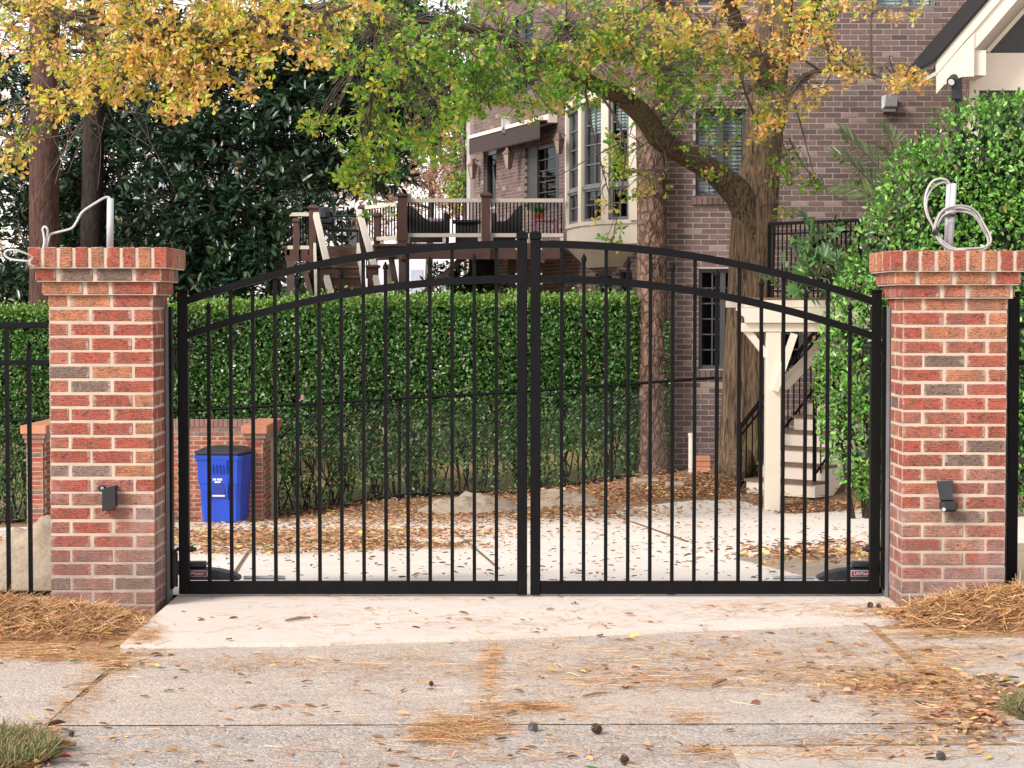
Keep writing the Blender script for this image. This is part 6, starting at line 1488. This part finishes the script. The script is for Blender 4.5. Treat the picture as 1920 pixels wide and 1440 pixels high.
leaf_scatter('edge_leaves', [(85, 1395, 50, 40, 60), (60, 1430, 60, 20, 30), (1850, 1340, 60, 60, 90), (1880, 1290, 60, 30, 40)], 'dry leaves gathered along the edge of the grass', (.03, .08), up=lambda x, y: .012)
# pine cones
def cone(px, py, s_, mat, label, tilt, seed):
    s_ *= .7; random.seed(seed); x, y = fast_ground(px, py); z = zsurf(x, y); t = thing('pine_cone', label, 'pine cone', (x, y, z), rz=random.uniform(0, 6), group='pine cones on the pavement')
    core = MB().lathe([(.004, 0), (.018, .012), (.022, .028), (.016, .048), (.004, .060)], (0, 0, 0), 8); sc = MB()
    for i in range(58):
        f_ = i/58; a = i*2.39996; zc = .006 + .052*f_; r = .030*math.sin(math.pi*(.16 + .80*f_)) + .004; e = Vector((math.cos(a), math.sin(a), 0)); sd_ = Vector((-math.sin(a), math.cos(a), 0))
        p = Vector((0, 0, zc)) + e*r*.45; q_ = Vector((0, 0, zc + .006)) + e*(r+.004); w_ = .0065
        sc.add([p - sd_*w_*.5, p + sd_*w_*.5, q_ + sd_*w_, q_ - sd_*w_, q_ + Vector((0, 0, -.004)), q_ + e*.002 + Vector((0, 0, .003))], [(0,1,2,3), (0,4,1), (3,2,5), (1,4,2), (0,3,4)])
    Mx = Matrix.Translation((0, 0, .030*s_)) @ Matrix.Rotation(tilt, 4, 'X') @ Matrix.Scale(s_, 4) @ Matrix.Translation((0, 0, -.030))
    core.xf(Mx).build('core', mat, t, True); sc.xf(Mx).build('scales', mat, t, True)['kind'] = 'stuff'
cone(1118, 1371, .80, M['pine_cone'], 'round brown pine cone standing open near the bottom centre', .5, 1); cone(1000, 1366, .70, M['grey_cone'], 'grey pine cone left of the round brown one', 1.4, 2)
cone(1170, 1428, .72, M['pine_cone'], 'dark pine cone at the bottom edge below the brown one', 1.5, 3); cone(1763, 1422, .75, M['grey_cone'], 'dark pine cone near the lower right corner', 1.2, 4)
cone(1632, 1145, .62, M['pine_cone'], 'left one of two small cones by the right hinge post', 1.5, 5); cone(1648, 1146, .58, M['pine_cone'], 'right one of two small cones by the right hinge post', 1.4, 6)
cone(133, 1376, .5, M['grey_cone'], 'small dark cone beside the grass in the lower left', 1.4, 7); cone(808, 1284, .42, M['pine_cone'], 'tiny dark cone in the middle of the sidewalk', 1.4, 8)
def stick(a, b, r, label, mat='dry_stick'):
    xa, ya = fast_ground(*a); xb, yb = fast_ground(*b); za, zb = zsurf(xa, ya) + r, zsurf(xb, yb) + r; t = MB().tube([(xa, ya, za), ((xa+xb)/2, (ya+yb)/2 + .004, (za+zb)/2 + .004), (xb, yb, zb)], [r*.6, r, r*.5], 6).build('twig', M[mat]); tag(t, label, 'twig', 'twigs on the pavement')
stick((535, 1172), (582, 1166), .008, 'brown twig lying on the pale apron left of centre'); stick((1333, 1288), (1362, 1276), .009, 'brown stick on the sidewalk right of centre'); stick((1092, 1306), (1138, 1300), .006, 'straight brown twig near the middle of the sidewalk')
stick((85, 1399), (143, 1398), .016, 'flat piece of bark beside the grass in the lower left'); stick((1510, 1304), (1528, 1309), .005, 'short pale twig on the right of the sidewalk'); stick((468, 1329), (500, 1324), .007, 'short tan twig on the left of the sidewalk'); stick((948, 1341), (968, 1335), .008, 'dark chip of bark near the straw patch')
# small things by the house foot
p = P(1297, 840, 26.6); gy = gz(p.x, 26.6); t = thing('standpipe', 'short pale pipe stub standing by the house wall', 'pipe', (p.x, 26.6, gy))
MB().tube([(p.x, 26.6, gy-.05), (p.x, 26.6, Z(818, 26.6))], .045, 10).build('pipe', M['cream_beam'], t); MB().tube([(p.x, 26.6, Z(818, 26.6)+.0005), (p.x, 26.6, Z(812, 26.6))], .052, 10).build('cap', M['cream_beam'], t)
p = P(1318, 865, 26.2); gy = gz(p.x, 26.2); t = thing('brick_block', 'small stack of red bricks beside the oak roots', 'bricks', (p.x, 26.2, gy))
for k in range(3): MB().cbox(p.x-.11, p.x+.09, 26.12, 26.3, gy + .07*k + .001, gy + .07*k + .066, .004).build('brick', M['cap_brick'], t)
for px, py, wpx, lab in ((1212, 908, 50, 'flat grey edging stone below the plated pine'), (1266, 914, 36, 'smaller flat edging stone right of the plated pine')):
    q = G(px, py); w_ = wpx/2/(F/q.y); o = MB().cbox(q.x-w_, q.x+w_, q.y-.12, q.y+.14, gz(q.x, q.y)-.02, gz(q.x, q.y)+.07, .02).build('edging_stone', M['sand']); tag(o, lab, 'stone', 'edging stones')
